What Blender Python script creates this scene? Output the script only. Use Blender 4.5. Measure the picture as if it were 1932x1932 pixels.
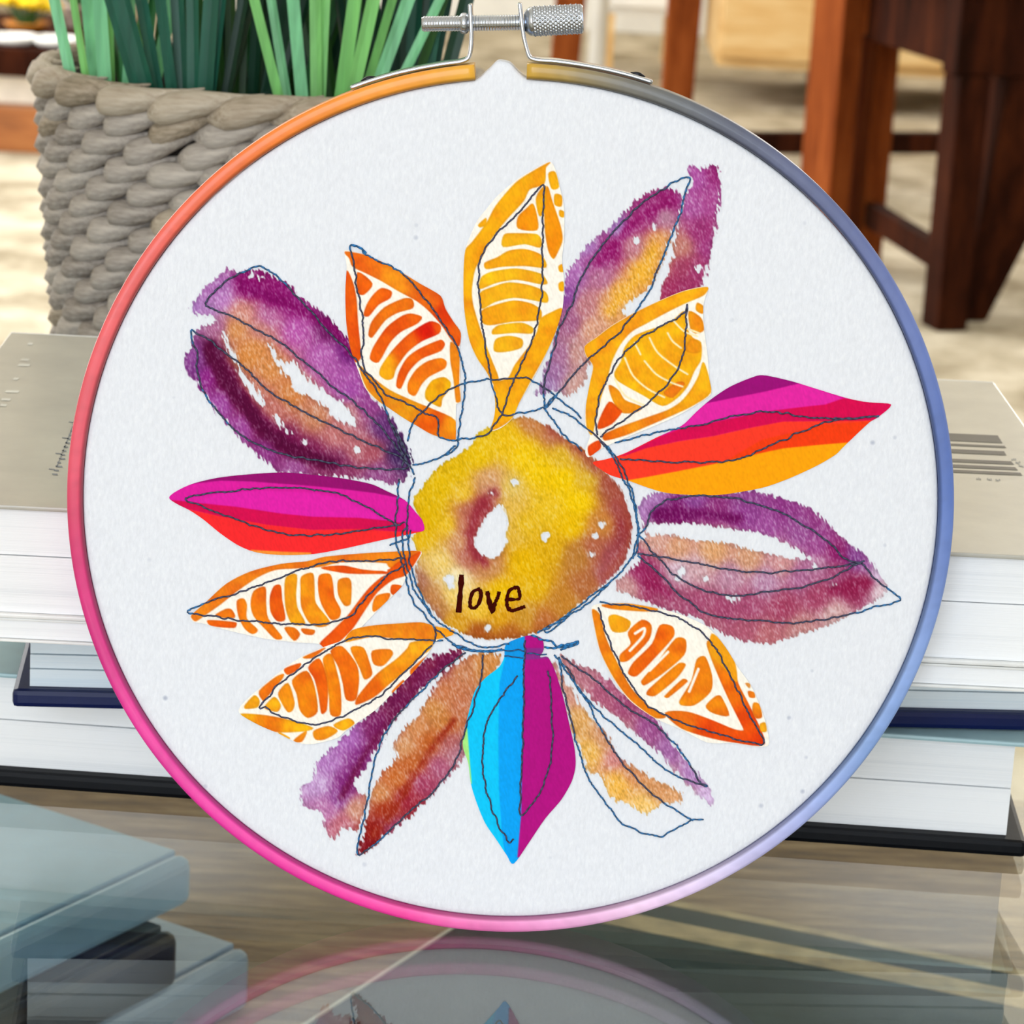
import bpy, bmesh, math, random
import numpy as np
from mathutils import Vector, Matrix

random.seed(7)
rng = np.random.default_rng(11)
C = bpy.context.scene.collection
for o in list(bpy.data.objects):
    bpy.data.objects.remove(o)

# ------------------------------------------------------------------ camera
FPX, TH, ROLL = 5500.0, math.radians(15.8), 0.055
TABLE = 0.45                       # height of the glass top
EYE = np.array([0.0, 0.0, TABLE + 0.2553])
_F = np.array([0, math.cos(TH), -math.sin(TH)])
_R = np.array([1.0, 0, 0])
_U = np.cross(_R, _F)
_r = _R * math.cos(ROLL) + _U * math.sin(ROLL)
_u = _U * math.cos(ROLL) - _R * math.sin(ROLL)
cam_d = bpy.data.cameras.new('camera')
cam = bpy.data.objects.new('camera', cam_d)
C.objects.link(cam)
cam.matrix_world = Matrix(((_r[0], _u[0], -_F[0], EYE[0]), (_r[1], _u[1], -_F[1], EYE[1]),
                           (_r[2], _u[2], -_F[2], EYE[2]), (0, 0, 0, 1)))
cam_d.sensor_width = 36.0
cam_d.lens = FPX / 1932 * 36.0
cam_d.clip_start = 0.02
cam_d.clip_end = 60
cam_d.dof.use_dof = True
cam_d.dof.focus_distance = 0.60
cam_d.dof.aperture_fstop = cam_d.lens / 2.1
bpy.context.scene.camera = cam

# ------------------------------------------------------------------ light and exposure
sc = bpy.context.scene
w = bpy.data.worlds.new('world')
sc.world = w
w.use_nodes = True
w.node_tree.nodes['Background'].inputs[0].default_value = (0.75, 0.86, 1.0, 1)
w.node_tree.nodes['Background'].inputs[1].default_value = 1.5
vs = sc.view_settings
vs.view_transform = 'Standard'
vs.look = 'None'
vs.gamma = 1
vs.use_curve_mapping = False
vs.exposure = 0.07


def area(name, loc, rot, sx, sy, energy, col):
    d = bpy.data.lights.new(name, 'AREA')
    d.shape = 'RECTANGLE'
    d.size, d.size_y = sx, sy
    d.energy = energy
    d.color = col
    o = bpy.data.objects.new(name, d)
    C.objects.link(o)
    o.location = loc
    o.rotation_euler = rot
    return o


area('window_daylight_front', (-0.45, -2.19, 1.35), (math.radians(90), 0, 0), 1.5, 1.7, 42, (0.84, 0.915, 1.0))
area('window_daylight_left', (-1.37, 3.6, 1.2), (0, math.radians(-90), 0), 2.1, 2.6, 76, (1.0, 0.96, 0.89))
area('added_daylight_back', (1.84, 6.34, 1.55), (math.radians(-90), 0, 0), 0.8, 1.2, 30, (1.0, 0.97, 0.92))  # added back light, brightens the floor behind the chairs
area('window_daylight_right', (2.29, 0.6, 1.35), (0, math.radians(90), 0), 1.7, 1.6, 3, (1.0, 0.97, 0.92))


# ------------------------------------------------------------------ helpers
def lin(c):
    c = np.asarray(c, float)
    return np.where(c <= 0.04045, c / 12.92, ((c + 0.055) / 1.055) ** 2.4)


def hx(s):
    s = s.lstrip('#')
    return np.array([int(s[i:i + 2], 16) / 255 for i in (0, 2, 4)])


def L4(s):
    v = lin(hx(s))
    return (v[0], v[1], v[2], 1)


def ray(x, y):
    x = np.asarray(x, float)[..., None]
    y = np.asarray(y, float)[..., None]
    return (_F * FPX + _r * (x - 966) - _u * (y - 966)) / FPX


def at_z(x, y, z):
    d = ray(x, y)
    return EYE + d * ((z - EYE[2]) / d[..., 2:3])


def at_y(x, y, Y):
    d = ray(x, y)
    return EYE + d * ((Y - EYE[1]) / d[..., 1:2])


class NT:
    """short-hand for a node material"""
    def __init__(s, name, col='#808080', rough=0.5, metal=0.0, spec=0.5):
        s.m = bpy.data.materials.new(name)
        s.m.use_nodes = True
        s.t = s.m.node_tree
        s.b = s.t.nodes['Principled BSDF']
        s.b.inputs['Base Color'].default_value = L4(col)
        s.b.inputs['Roughness'].default_value = rough
        s.b.inputs['Metallic'].default_value = metal
        s.b.inputs['Specular IOR Level'].default_value = spec

    def n(s, typ, **kw):
        nd = s.t.nodes.new(typ)
        for k, v in kw.items():
            if k in nd.inputs.keys() if hasattr(nd.inputs, 'keys') else False:
                nd.inputs[k].default_value = v
            else:
                setattr(nd, k, v)
        return nd

    def l(s, a, b):
        s.t.links.new(a, b)

    def coords(s, scale=(1, 1, 1), rot=(0, 0, 0), kind='Object'):
        tc = s.n('ShaderNodeTexCoord')
        mp = s.n('ShaderNodeMapping')
        mp.inputs['Scale'].default_value = scale
        mp.inputs['Rotation'].default_value = rot
        s.l(tc.outputs[kind], mp.inputs[0])
        return mp.outputs[0]

    def noise(s, vec, scale=5, detail=4, rough=0.55):
        nd = s.n('ShaderNodeTexNoise')
        nd.inputs['Scale'].default_value = scale
        nd.inputs['Detail'].default_value = detail
        nd.inputs['Roughness'].default_value = rough
        s.l(vec, nd.inputs['Vector'])
        return nd.outputs[0]

    def ramp(s, fac, stops):
        nd = s.n('ShaderNodeValToRGB')
        e = nd.color_ramp.elements
        while len(e) < len(stops):
            e.new(0.5)
        for i, (p, c) in enumerate(stops):
            e[i].position = p
            e[i].color = L4(c)
        s.l(fac, nd.inputs[0])
        return nd.outputs[0]

    def bump(s, h, strength=0.3, dist=0.001):
        nd = s.n('ShaderNodeBump')
        nd.inputs['Strength'].default_value = strength
        nd.inputs['Distance'].default_value = dist
        s.l(h, nd.inputs['Height'])
        s.l(nd.outputs[0], s.b.inputs['Normal'])
        return nd

    def base(s, out):
        s.l(out, s.b.inputs['Base Color'])


def plain(name, col, rough=0.5, metal=0.0, spec=0.5, var=0.06, scale=30):
    m = NT(name, col, rough, metal, spec)
    c = hx(col)
    v = m.coords()
    m.base(m.ramp(m.noise(v, scale), [(0.3, '#%02x%02x%02x' % tuple(int(255 * max(0, x * (1 - var))) for x in c)),
                                      (0.7, '#%02x%02x%02x' % tuple(int(255 * min(1, x * (1 + var))) for x in c))]))
    return m.m


def link(name, me, parent=None, mat=None, label=None, cat=None, group=None, kind=None, loc=None):
    o = bpy.data.objects.new(name, me)
    C.objects.link(o)
    if mat is not None and me is not None and len(me.materials) == 0:
        for k in (mat if isinstance(mat, (list, tuple)) else [mat]):
            me.materials.append(k)
    if parent is not None:
        o.parent = parent
    if loc is not None:
        o.location = loc
    for k, v in (('label', label), ('category', cat), ('group', group), ('kind', kind)):
        if v:
            o[k] = v
    return o


def empty(name, loc, label, cat, group=None, rz=0.0):
    o = link(name, None, label=label, cat=cat, group=group, loc=tuple(loc))
    o.rotation_euler = (0, 0, rz)
    o.empty_display_size = 0.02
    return o


def mesh(name, v, f, smooth=False, col=None):
    me = bpy.data.meshes.new(name)
    v = np.asarray(v, np.float32)
    if isinstance(f, np.ndarray):
        k = f.shape[1]
        me.vertices.add(len(v))
        me.vertices.foreach_set('co', v.ravel())
        me.loops.add(f.size)
        me.loops.foreach_set('vertex_index', f.astype(np.int32).ravel())
        me.polygons.add(len(f))
        me.polygons.foreach_set('loop_start', np.arange(0, f.size, k, dtype=np.int32))
        me.polygons.foreach_set('loop_total', np.full(len(f), k, np.int32))
        me.update(calc_edges=True)
    else:
        me.from_pydata(v.tolist(), [], [list(map(int, q)) for q in f])
    if smooth:
        me.polygons.foreach_set('use_smooth', np.ones(len(me.polygons), bool))
    if col is not None:
        a = me.color_attributes.new('Col', 'FLOAT_COLOR', 'POINT')
        c4 = np.ones((len(v), 4), np.float32)
        c4[:, :3] = col
        a.data.foreach_set('color', c4.ravel())
    me.update()
    return me


class MB:
    """collects shapes into one mesh"""
    def __init__(s):
        s.v, s.f = [], []

    def add(s, v, f):
        n = len(s.v)
        s.v += [tuple(map(float, p)) for p in v]
        s.f += [[i + n for i in q] for q in f]

    def box(s, x0, x1, y0, y1, z0, z1):
        s.add([(x0, y0, z0), (x1, y0, z0), (x1, y1, z0), (x0, y1, z0), (x0, y0, z1), (x1, y0, z1), (x1, y1, z1), (x0, y1, z1)],
              [(0, 3, 2, 1), (4, 5, 6, 7), (0, 1, 5, 4), (1, 2, 6, 5), (2, 3, 7, 6), (3, 0, 4, 7)])

    def beam(s, a, b, wx, wy, wx2=None, wy2=None, up=None):
        a, b = Vector(a), Vector(b)
        d = (b - a).normalized()
        up = Vector(up) if up else (Vector((0, 1, 0)) if abs(d.z) > 0.7 else Vector((0, 0, 1)))
        x = d.cross(up).normalized()
        y = x.cross(d).normalized()
        wx2 = wx2 or wx
        wy2 = wy2 or wy
        vs_ = []
        for p, ax, ay in ((a, wx, wy), (b, wx2, wy2)):
            for sx, sy in ((-1, -1), (1, -1), (1, 1), (-1, 1)):
                vs_.append(p + x * sx * ax / 2 + y * sy * ay / 2)
        s.add(vs_, [(0, 3, 2, 1), (4, 5, 6, 7), (0, 1, 5, 4), (1, 2, 6, 5), (2, 3, 7, 6), (3, 0, 4, 7)])

    def lathe(s, prof, seg=24, base=(0, 0, 0), ax=None, ay=None, az=None):
        ax = Vector(ax or (1, 0, 0)); ay = Vector(ay or (0, 1, 0)); az = Vector(az or (0, 0, 1))
        base = Vector(base)
        v, f = [], []
        for (r, h) in prof:
            for k in range(seg):
                t = 2 * math.pi * k / seg
                v.append(base + ax * (r * math.cos(t)) + ay * (r * math.sin(t)) + az * h)
        m = len(prof)
        for i in range(m - 1):
            for k in range(seg):
                k2 = (k + 1) % seg
                f.append((i * seg + k, i * seg + k2, (i + 1) * seg + k2, (i + 1) * seg + k))
        if prof[0][0] > 1e-6:
            f.append(tuple(range(seg - 1, -1, -1)))
        if prof[-1][0] > 1e-6:
            f.append(tuple((m - 1) * seg + k for k in range(seg)))
        s.add(v, f)

    def build(s, name, mat, parent=None, bevel=0.0, smooth=False, **kw):
        me = mesh(name, s.v, s.f, smooth)
        if bevel:
            bm = bmesh.new()
            bm.from_mesh(me)
            bmesh.ops.bevel(bm, geom=list(bm.edges), offset=bevel, segments=2, profile=0.6, affect='EDGES', clamp_overlap=True)
            bm.to_mesh(me)
            bm.free()
        return link(name, me, parent, mat, **kw)


# ------------------------------------------------------------------ the room
def carpet_mat():
    m = NT('carpet_beige', '#b9ae98', 0.95, spec=0.1)
    v = m.coords()
    n1 = m.noise(v, 9, 6, 0.65)
    m.base(m.ramp(n1, [(0.32, '#8c8069'), (0.5, '#b9ae98'), (0.66, '#d6cdb9')]))
    m.bump(m.noise(v, 220, 4), 0.5, 0.004)
    return m.m


WALL = plain('wall_paint_cream', '#e6ddcc', 0.85, var=0.02, scale=4)
CEIL = plain('ceiling_paint', '#f2f0ea', 0.9, var=0.015, scale=3)
WHITE = plain('white_paint', '#ecebe6', 0.45, var=0.03, scale=10)


def struct(name, mb, mat, **kw):
    return mb.build(name, mat, kind='structure', **kw)


X0, X1, Y0, Y1, ZT = -1.38, 2.3, -2.2, 6.35, 2.5
m = MB(); m.box(X0 - .15, X1 + .15, Y0 - .15, Y1 + .15, -0.1, 0); struct('floor', m, carpet_mat())
m = MB(); m.box(X0 - .15, X1 + .15, Y0 - .15, Y1 + .15, ZT, ZT + .1); struct('ceiling', m, CEIL)


def wall_open(name, axis, p0, p1, lo, hi, a0, a1, z0, z1):
    mb = MB()
    for (s0, s1, q0, q1) in ((lo, a0, 0, ZT), (a1, hi, 0, ZT), (a0, a1, 0, z0), (a0, a1, z1, ZT)):
        if axis == 'x':
            mb.box(p0, p1, s0, s1, q0, q1)
        else:
            mb.box(s0, s1, p0, p1, q0, q1)
    struct(name, mb, WALL)


wall_open('wall_back', 'y', Y1, Y1 + .15, X0, X1, 1.42, 2.25, 0.93, 2.17)  # opening made for the added back light
wall_open('wall_left', 'x', X0 - .15, X0, Y0, Y1, 2.25, 4.95, 0.12, 2.28)
wall_open('wall_right', 'x', X1, X1 + .15, Y0, Y1, -0.25, 1.45, 0.45, 2.25)
wall_open('wall_front', 'y', Y0 - .15, Y0, X0, X1, -1.25, 0.35, 0.45, 2.25)


def window(name, axis, p, a0, a1, z0, z1):
    mb = MB()
    t = 0.05
    mid = (a0 + a1) / 2
    for (s0, s1, q0, q1) in ((a0, a0 + t, z0, z1), (a1 - t, a1, z0, z1), (mid - t / 2, mid + t / 2, z0, z1),
                             (a0, a1, z0, z0 + t), (a0, a1, z1 - t, z1)):
        if axis == 'x':
            mb.box(p - .03, p + .03, s0, s1, q0, q1)
        else:
            mb.box(s0, s1, p - .03, p + .03, q0, q1)
    struct(name, mb, WHITE)


window('window_1', 'x', X0 - .10, 2.25, 4.95, 0.12, 2.28)
window('window_2', 'y', Y0 - .10, -1.25, 0.35, 0.45, 2.25)
window('added_window', 'y', Y1 + .10, 1.42, 2.25, 0.93, 2.17)  # frame added around the back light
window('window_3', 'x', X1 + .10, -0.25, 1.45, 0.45, 2.25)
m = MB(); m.box(X0, X1, Y1 - .018, Y1 - .001, 0.001, 0.09); struct('baseboard_back', m, WHITE)


# ------------------------------------------------------------------ coffee table: glass top, lower wooden shelf
def glass_mat():
    m = bpy.data.materials.new('clear_table_glass')
    m.use_nodes = True
    t = m.node_tree
    for n in list(t.nodes):
        t.nodes.remove(n)
    out = t.nodes.new('ShaderNodeOutputMaterial')
    mix = t.nodes.new('ShaderNodeMixShader')
    tr = t.nodes.new('ShaderNodeBsdfTransparent')
    tr.inputs[0].default_value = (0.93, 0.965, 0.955, 1)
    gl = t.nodes.new('ShaderNodeBsdfGlossy')
    gl.inputs['Roughness'].default_value = 0.015
    gl.inputs[0].default_value = (1, 1, 1, 1)
    lw = t.nodes.new('ShaderNodeLayerWeight')
    lw.inputs[0].default_value = 0.5
    pw = t.nodes.new('ShaderNodeMath'); pw.operation = 'POWER'; pw.inputs[1].default_value = 4.2
    ma = t.nodes.new('ShaderNodeMath'); ma.operation = 'MULTIPLY_ADD'; ma.inputs[1].default_value = 0.94; ma.inputs[2].default_value = 0.05
    t.links.new(lw.outputs['Facing'], pw.inputs[0])
    t.links.new(pw.outputs[0], ma.inputs[0])
    t.links.new(ma.outputs[0], mix.inputs[0])
    t.links.new(tr.outputs[0], mix.inputs[1])
    t.links.new(gl.outputs[0], mix.inputs[2])
    t.links.new(mix.outputs[0], out.inputs[0])
    return m


def wood_mat(name, c0, c1, c2, scale=(3, 40, 40), rough=0.5, spec=0.4, rot=(0, 0, 0)):
    m = NT(name, c1, rough, spec=spec)
    v = m.coords(scale, rot)
    n1 = m.noise(v, 1.0, 6, 0.6)
    n2 = m.noise(m.coords((scale[0] * 5, scale[1] * 6, scale[2] * 6), rot), 1.0, 3)
    mx = m.n('ShaderNodeMath'); mx.operation = 'MULTIPLY_ADD'
    mx.inputs[1].default_value = 0.35
    m.l(n2, mx.inputs[0]); m.l(n1, mx.inputs[2])
    m.base(m.ramp(mx.outputs[0], [(0.45, c0), (0.66, c1), (0.9, c2)]))
    m.bump(n2, 0.15, 0.0005)
    return m.m


OAK = wood_mat('oak_shelf', '#46301a', '#7c5e3a', '#a98c66', (24, 200, 60), 0.55, 0.3)
DARKWOOD = wood_mat('dark_shaded_wood', '#120602', '#2c1107', '#46200e', (30, 30, 4), 0.75, 0.05)  # dark brown wood, darkened further to carry the stool's shade
REDWOOD = wood_mat('red_brown_wood', '#522209', '#753815', '#8f4c22', (30, 30, 4), 0.75, 0.05)
LIGHTWOOD = wood_mat('light_wood', '#c99c5c', '#dfb87a', '#ecd09a', (4, 30, 30), 0.5)
GLASS_T = 0.0030
SHELF = TABLE - 0.13
tb = empty('coffee_table', (0.05, 0.62, 0), 'glass-topped coffee table with a wooden shelf under the glass', 'table')
m = MB(); m.box(-0.55, 0.55, -0.37, 0.41, TABLE - GLASS_T, TABLE)
m.build('glass_top', glass_mat(), tb, label='clear glass table top')
m = MB(); m.box(-0.53, 0.53, -0.35, 0.39, SHELF - 0.02, SHELF)
m.build('lower_shelf', OAK, tb, bevel=0.001, label='oak shelf below the glass')
for sx in (-0.52, 0.52):
    for sy in (-0.34, 0.38):
        m = MB(); m.box(sx - .02, sx + .02, sy - .02, sy + .02, 0, SHELF - 0.0205)
        m.build('leg', OAK, tb, bevel=0.002)
        m = MB(); m.box(sx - .012, sx + .012, sy - .012, sy + .012, SHELF + 0.0003, TABLE - GLASS_T - 0.0003)
        m.build('glass_support', OAK, tb)

# ------------------------------------------------------------------ cloth mat and books on the lower shelf
def cloth_flat(name, col, var=0.12):
    m = NT(name, col, 0.9, spec=0.1)
    c = hx(col)
    v = m.coords((1, 1, 1))
    m.base(m.ramp(m.noise(v, 120, 4), [(0.3, '#%02x%02x%02x' % tuple(int(255 * x * (1 - var)) for x in c)),
                                       (0.7, '#%02x%02x%02x' % tuple(int(255 * min(1, x * (1 + var))) for x in c))]))
    m.bump(m.noise(v, 900, 2), 0.4, 0.0005)
    return m.m


MATDK = cloth_flat('slate_cloth', '#39423f')
MATBG = cloth_flat('beige_cloth', '#b5a07c')
P_ = at_z(np.array([860, 590, 1100, 1932]), np.array([1755, 1932, 1716, 1884]), SHELF)
ea = Vector((P_[1] - P_[0]).tolist()).normalized()
eb = Vector((P_[3] - P_[2]).tolist()).normalized()
A2 = np.array([[ea.x, -eb.x], [ea.y, -eb.y]])
tt = np.linalg.solve(A2, (P_[2] - P_[0])[:2])
corner = Vector(P_[0].tolist()) + ea * tt[0]
mt = empty('table_mat', corner, 'slate grey cloth mat with beige border stripes on the lower shelf', 'mat')


def mat_strip(name, a0, a1, b0, b1, z0, z1, matl):
    pts = []
    for z in (z0, z1):
        for (a, b) in ((a0, b0), (a0, b1), (a1, b1), (a1, b0)):
            p = ea * a + eb * b
            pts.append((p.x, p.y, z))
    mb = MB()
    mb.add(pts, [(0, 1, 2, 3), (7, 6, 5, 4), (0, 4, 5, 1), (1, 5, 6, 2), (2, 6, 7, 3), (3, 7, 4, 0)])
    return mb.build(name, matl, mt)


mat_strip('mat_field', 0.012, 0.36, 0.0014, 0.36, 0.0003, 0.002, MATDK)
mat_strip('edge_binding', -0.0, 0.36, 0.0, 0.0012, 0.0003, 0.0024, plain('pale_binding', '#cfc6b4', 0.8))
mat_strip('border_stripe', 0.0, 0.0118, 0.0014, 0.36, 0.0003, 0.0022, MATBG)
mat_strip('border_stripe', -0.012, -0.0002, 0.0014, 0.36, 0.0003, 0.002, MATDK)
mat_strip('border_stripe', -0.0165, -0.0122, 0.0014, 0.36, 0.0003, 0.0022, MATBG)


def page_mat(name, c0, c1):
    m = NT(name, c1, 0.8, spec=0.2)
    v = m.coords((4, 4, 2600))
    n = m.noise(v, 1.0, 3, 0.6)
    n2 = m.noise(m.coords((2, 2, 260)), 1.0, 3, 0.5)
    mx = m.n('ShaderNodeMath'); mx.operation = 'MULTIPLY_ADD'; mx.inputs[1].default_value = 0.5
    m.l(n, mx.inputs[0]); m.l(n2, mx.inputs[2])
    m.base(m.ramp(mx.outputs[0], [(0.42, c0), (0.75, c1)]))
    m.bump(n, 0.25, 0.0003)
    return m.m


PAGE = page_mat('paper_white', '#e2e5e8', '#f6f7f8')
PAGE_B = page_mat('paper_bluish', '#cfe0ec', '#e6f0f6')


def cover_mat(name, col, rough, spec=0.5, var=0.04):
    m = NT(name, col, rough, spec=spec)
    c = hx(col)
    v = m.coords()
    m.base(m.ramp(m.noise(v, 60, 4), [(0.3, '#%02x%02x%02x' % tuple(int(255 * x * (1 - var)) for x in c)),
                                      (0.7, '#%02x%02x%02x' % tuple(int(255 * min(1, x * (1 + var))) for x in c))]))
    m.bump(m.noise(v, 500, 2), 0.06, 0.0003)
    return m.m


SILVER = cover_mat('silver_beige_cover', '#b9b5a9', 0.30)
WCOVER = cover_mat('white_cover', '#e9e9e6', 0.4)
NAVY = cover_mat('navy_cover', '#071648', 0.4, 0.25)
BLACK = cover_mat('black_cover', '#04060b', 0.5, 0.15)
TEALC = cover_mat('pale_teal_cover', '#a9c9cf', 0.4)


def book(name, label, front_l, front_r, depth, z0, z1, ct, inset, covm, pagem, splits=(), over_l=0.0, over_r=0.0, topm=None, spine=True, group=None, ctt=None):
    """a lying book whose fore edge runs from front_l to front_r (x, y); pages face the viewer"""
    fl, fr = Vector((*front_l, z0)), Vector((*front_r, z0))
    d = fr - fl
    yaw = math.atan2(d.y, d.x)
    wd = d.length
    b = empty(name, fl, label, 'book', group, yaw)
    h = z1 - z0
    x0, x1 = -over_l, wd + over_r
    mb = MB(); mb.box(x0, x1, -inset, depth, 0, ct)
    mb.build('cover_board', covm, b, bevel=min(ct * 0.35, 0.0012))
    ctt = ctt or ct
    mb = MB(); mb.box(x0, x1, -inset, depth, h - ctt, h)
    top = mb.build('cover_board', topm or covm, b, bevel=min(ct * 0.35, 0.0012))
    if spine:
        mb = MB(); mb.box(x0, x1, depth + 0.0001, depth + ct, 0, h)
        mb.build('spine', covm, b, bevel=min(ct * 0.3, 0.001))
    zz = [ct + 0.00005] + [ct + s * (h - ct - ctt) for s in splits] + [h - ctt - 0.00005]
    mb = MB()
    for i in range(len(zz) - 1):
        g = 0.00010
        a, c = zz[i] + (g if i else 0), zz[i + 1] - (g if i < len(zz) - 2 else 0)
        off = 0.0004 * ((i * 7) % 3)
        mb.box(x0 + inset * 1.0 + 0.0015, x1 - inset - 0.0015, 0.0005 + off, depth - 0.0005, a, c)
        if i < len(zz) - 2:
            mb.box(x0 + inset + 0.004, x1 - inset - 0.004, 0.004, depth - 0.001, c, c + 2 * g)
    mb.build('page_block', pagem, b, bevel=0.0002)
    return b, top


zt = TABLE
GB = 'books stacked behind the embroidery hoop'
b4, _ = book('hardback_book', 'thick black hardback book at the bottom of the stack on the glass', (-0.135, 0.6438), (0.1205, 0.6338), 0.135,
             zt + 0.0002, zt + 0.0285, 0.0040, 0.0030, BLACK, PAGE, (0.5,), 0.0, 0.003, topm=TEALC, group=GB, ctt=0.0012)
b3, _ = book('hardback_book', 'navy hardback book second from the bottom of the stack', (-0.1100, 0.619), (0.128, 0.641), 0.138,
             zt + 0.0287, zt + 0.0538, 0.0042, 0.0022, NAVY, PAGE_B, (0.25, 0.45, 0.6, 0.8), 0.0, 0.0, group=GB)
b2, _ = book('paperback_book', 'thin white paperback book just under the silver one', (-0.130, 0.5880), (0.1285, 0.5925), 0.165,
             zt + 0.0540, zt + 0.0594, 0.0006, 0.0002, WCOVER, PAGE, (), spine=False, group=GB)
B1Z = zt + 0.0845
b1, cov1 = book('paperback_book', 'big silver-beige paperback book with a barcode on top of the stack', (-0.1315, 0.58745), (0.1290, 0.5925), 0.163,
                zt + 0.0596, B1Z, 0.0010, 0.0006, WCOVER, PAGE, (0.55,), topm=SILVER, spine=True, group=GB)


def print_quads(name, quads, matl, parent, z, lift=0.0001):
    """flat print on a horizontal cover, given as photo outlines"""
    inv = Matrix.Translation(parent.location) @ Matrix.Rotation(parent.rotation_euler.z, 4, 'Z')
    inv = inv.inverted()
    mb = MB()
    for q in quads:
        q = np.array(q, float)
        p = at_z(q[:, 0], q[:, 1], z + lift)
        pl = [inv @ Vector(k.tolist()) for k in p]
        mb.add(pl, [tuple(range(len(pl)))])
    return mb.build(name, matl, parent)


INK = plain('grey_ink', '#4c463c', 0.5)
INK2 = plain('faded_ink', '#8c8d8c', 0.6)
PALEINK = plain('pale_ink', '#d8d6cc', 0.5)
S_ = 142 / 1932


def bc(y0, y1, xr0, xr1):
    xl = 1735
    f = lambda x, y: (1790 + S_ * x, 790 + S_ * y)
    r0, r1 = f(xr0, y0 + 0.045 * xr0), f(xr1, y1 + 0.045 * xr1)
    l0, l1 = (xl, 790 + S_ * y0 - 2.4), (xl, 790 + S_ * y1 - 2.4)
    return [l0, r0, r1, l1]


print_quads('barcode_bars', [bc(370, 560, 1255, 1380), bc(630, 680, 1430, 1480), bc(770, 870, 1420, 1480),
                             bc(1020, 1100, 1600, 1680), bc(1165, 1240, 1700, 1780), bc(1300, 1370, 1840, 1890)], INK, b1, B1Z)
marks = []
for (cx, cy) in ((1842, 902), (1862, 903), (1878, 905), (1908, 866), (1916, 871), (1922, 877)):
    for k in range(3):
        x, y = cx + 3.2 * k, cy + random.uniform(-1.5, 1.5)
        marks.append([(x, y), (x + 2.2, y + .2), (x + 3.0, y + 3.4), (x + .8, y + 3.2)])
print_quads('printed_numbers', marks, INK2, b1, B1Z)
marks = []
for k in range(17):                                  # illegible line of small print running up the cover
    f = k / 16
    x, y = 98 + 50 * f, 893 - 118 * f
    ww = random.uniform(7, 13)
    marks.append([(x, y), (x + ww, y + .6), (x + ww + 1, y + 3.4), (x + 1, y + 2.6)])
    if k % 4 == 1:
        marks.append([(x - 9, y - 2), (x + 2, y - 1), (x + 2, y + .6), (x - 9, y - .4)])
for k in range(12):
    f = k / 11
    x, y = 106 + 38 * f, 880 - 95 * f
    marks.append([(x, y), (x + 3, y - 7), (x + 5, y - 6.6), (x + 2.4, y + .4)])
print_quads('small_print', marks, plain('small_print_ink', '#73777c', 0.6), b1, B1Z)
marks = []
for (x, y, ww) in ((54, 646, 9), (41, 676, 15), (36, 686, 22), (12, 736, 25), (4, 751, 17), (2, 762, 12), (27, 712, 9)):
    marks.append([(x, y), (x + ww, y + .8), (x + ww - 3, y + 5), (x - 3, y + 4.2)])
print_quads('pale_lettering', marks, PALEINK, b1, B1Z)

# three books on the lower shelf, seen through the glass
def lower_book(name, label, corner_px, ztop, thick, la, lb, covm, pagem):
    p = at_z(*corner_px, ztop)
    u = Vector((-0.53, -0.848, 0)); wv = Vector((-0.90, 0.436, 0))
    wv = Vector((-0.848, 0.53, 0))
    b = empty(name, (p[0], p[1], ztop - thick), label, 'book', 'books on the lower shelf')
    def slab(nm, a0, a1, c0, c1, z0, z1, mtl, bev):
        mb = MB()
        pts = []
        for z in (z0, z1):
            for (a, c) in ((a0, c0), (a0, c1), (a1, c1), (a1, c0)):
                q = u * a + wv * c
                pts.append((q.x, q.y, z))
        mb.add(pts, [(0, 1, 2, 3), (7, 6, 5, 4), (0, 4, 5, 1), (1, 5, 6, 2), (2, 6, 7, 3), (3, 7, 4, 0)])
        me = mesh(nm, mb.v, mb.f)
        bm = bmesh.new(); bm.from_mesh(me)
        bmesh.ops.recalc_face_normals(bm, faces=bm.faces)
        bmesh.ops.bevel(bm, geom=list(bm.edges), offset=bev, segments=3, profile=0.5, affect='EDGES', clamp_overlap=True)
        bm.to_mesh(me); bm.free()
        return link(nm, me, b, mtl)
    slab('cover_board', 0, la, 0.004, lb, 0, 0.0022, covm, 0.0006)
    slab('cover_board', 0, la, 0.004, lb, thick - 0.0022, thick, covm, 0.0006)
    slab('spine', 0, la, -0.003, 0.0038, 0, thick, covm, 0.0032)
    slab('page_block', 0.003, la - 0.003, 0.0042, lb - 0.003, 0.0024, thick - 0.0024, pagem, 0.0003)
    return b


lower_book('hardback_book', 'pale blue-grey hardback book at the bottom of the pile under the glass', (462, 1786), SHELF + 0.0195, 0.0192, 0.22, 0.17,
           cover_mat('silver_blue_cover', '#aebccc', 0.2), PAGE)
lower_book('hardback_book', 'dark brown hardback book in the middle of the pile under the glass', (326, 1752), SHELF + 0.037, 0.0172, 0.20, 0.16,
           cover_mat('dark_brown_cover', '#2a241e', 0.3), PAGE)
lower_book('hardback_book', 'light blue hardback book on top of the pile under the glass', (352, 1610), SHELF + 0.0525, 0.0150, 0.22, 0.16,
           cover_mat('dusty_blue_cover', '#8fb6ce', 0.3), PAGE)

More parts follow.
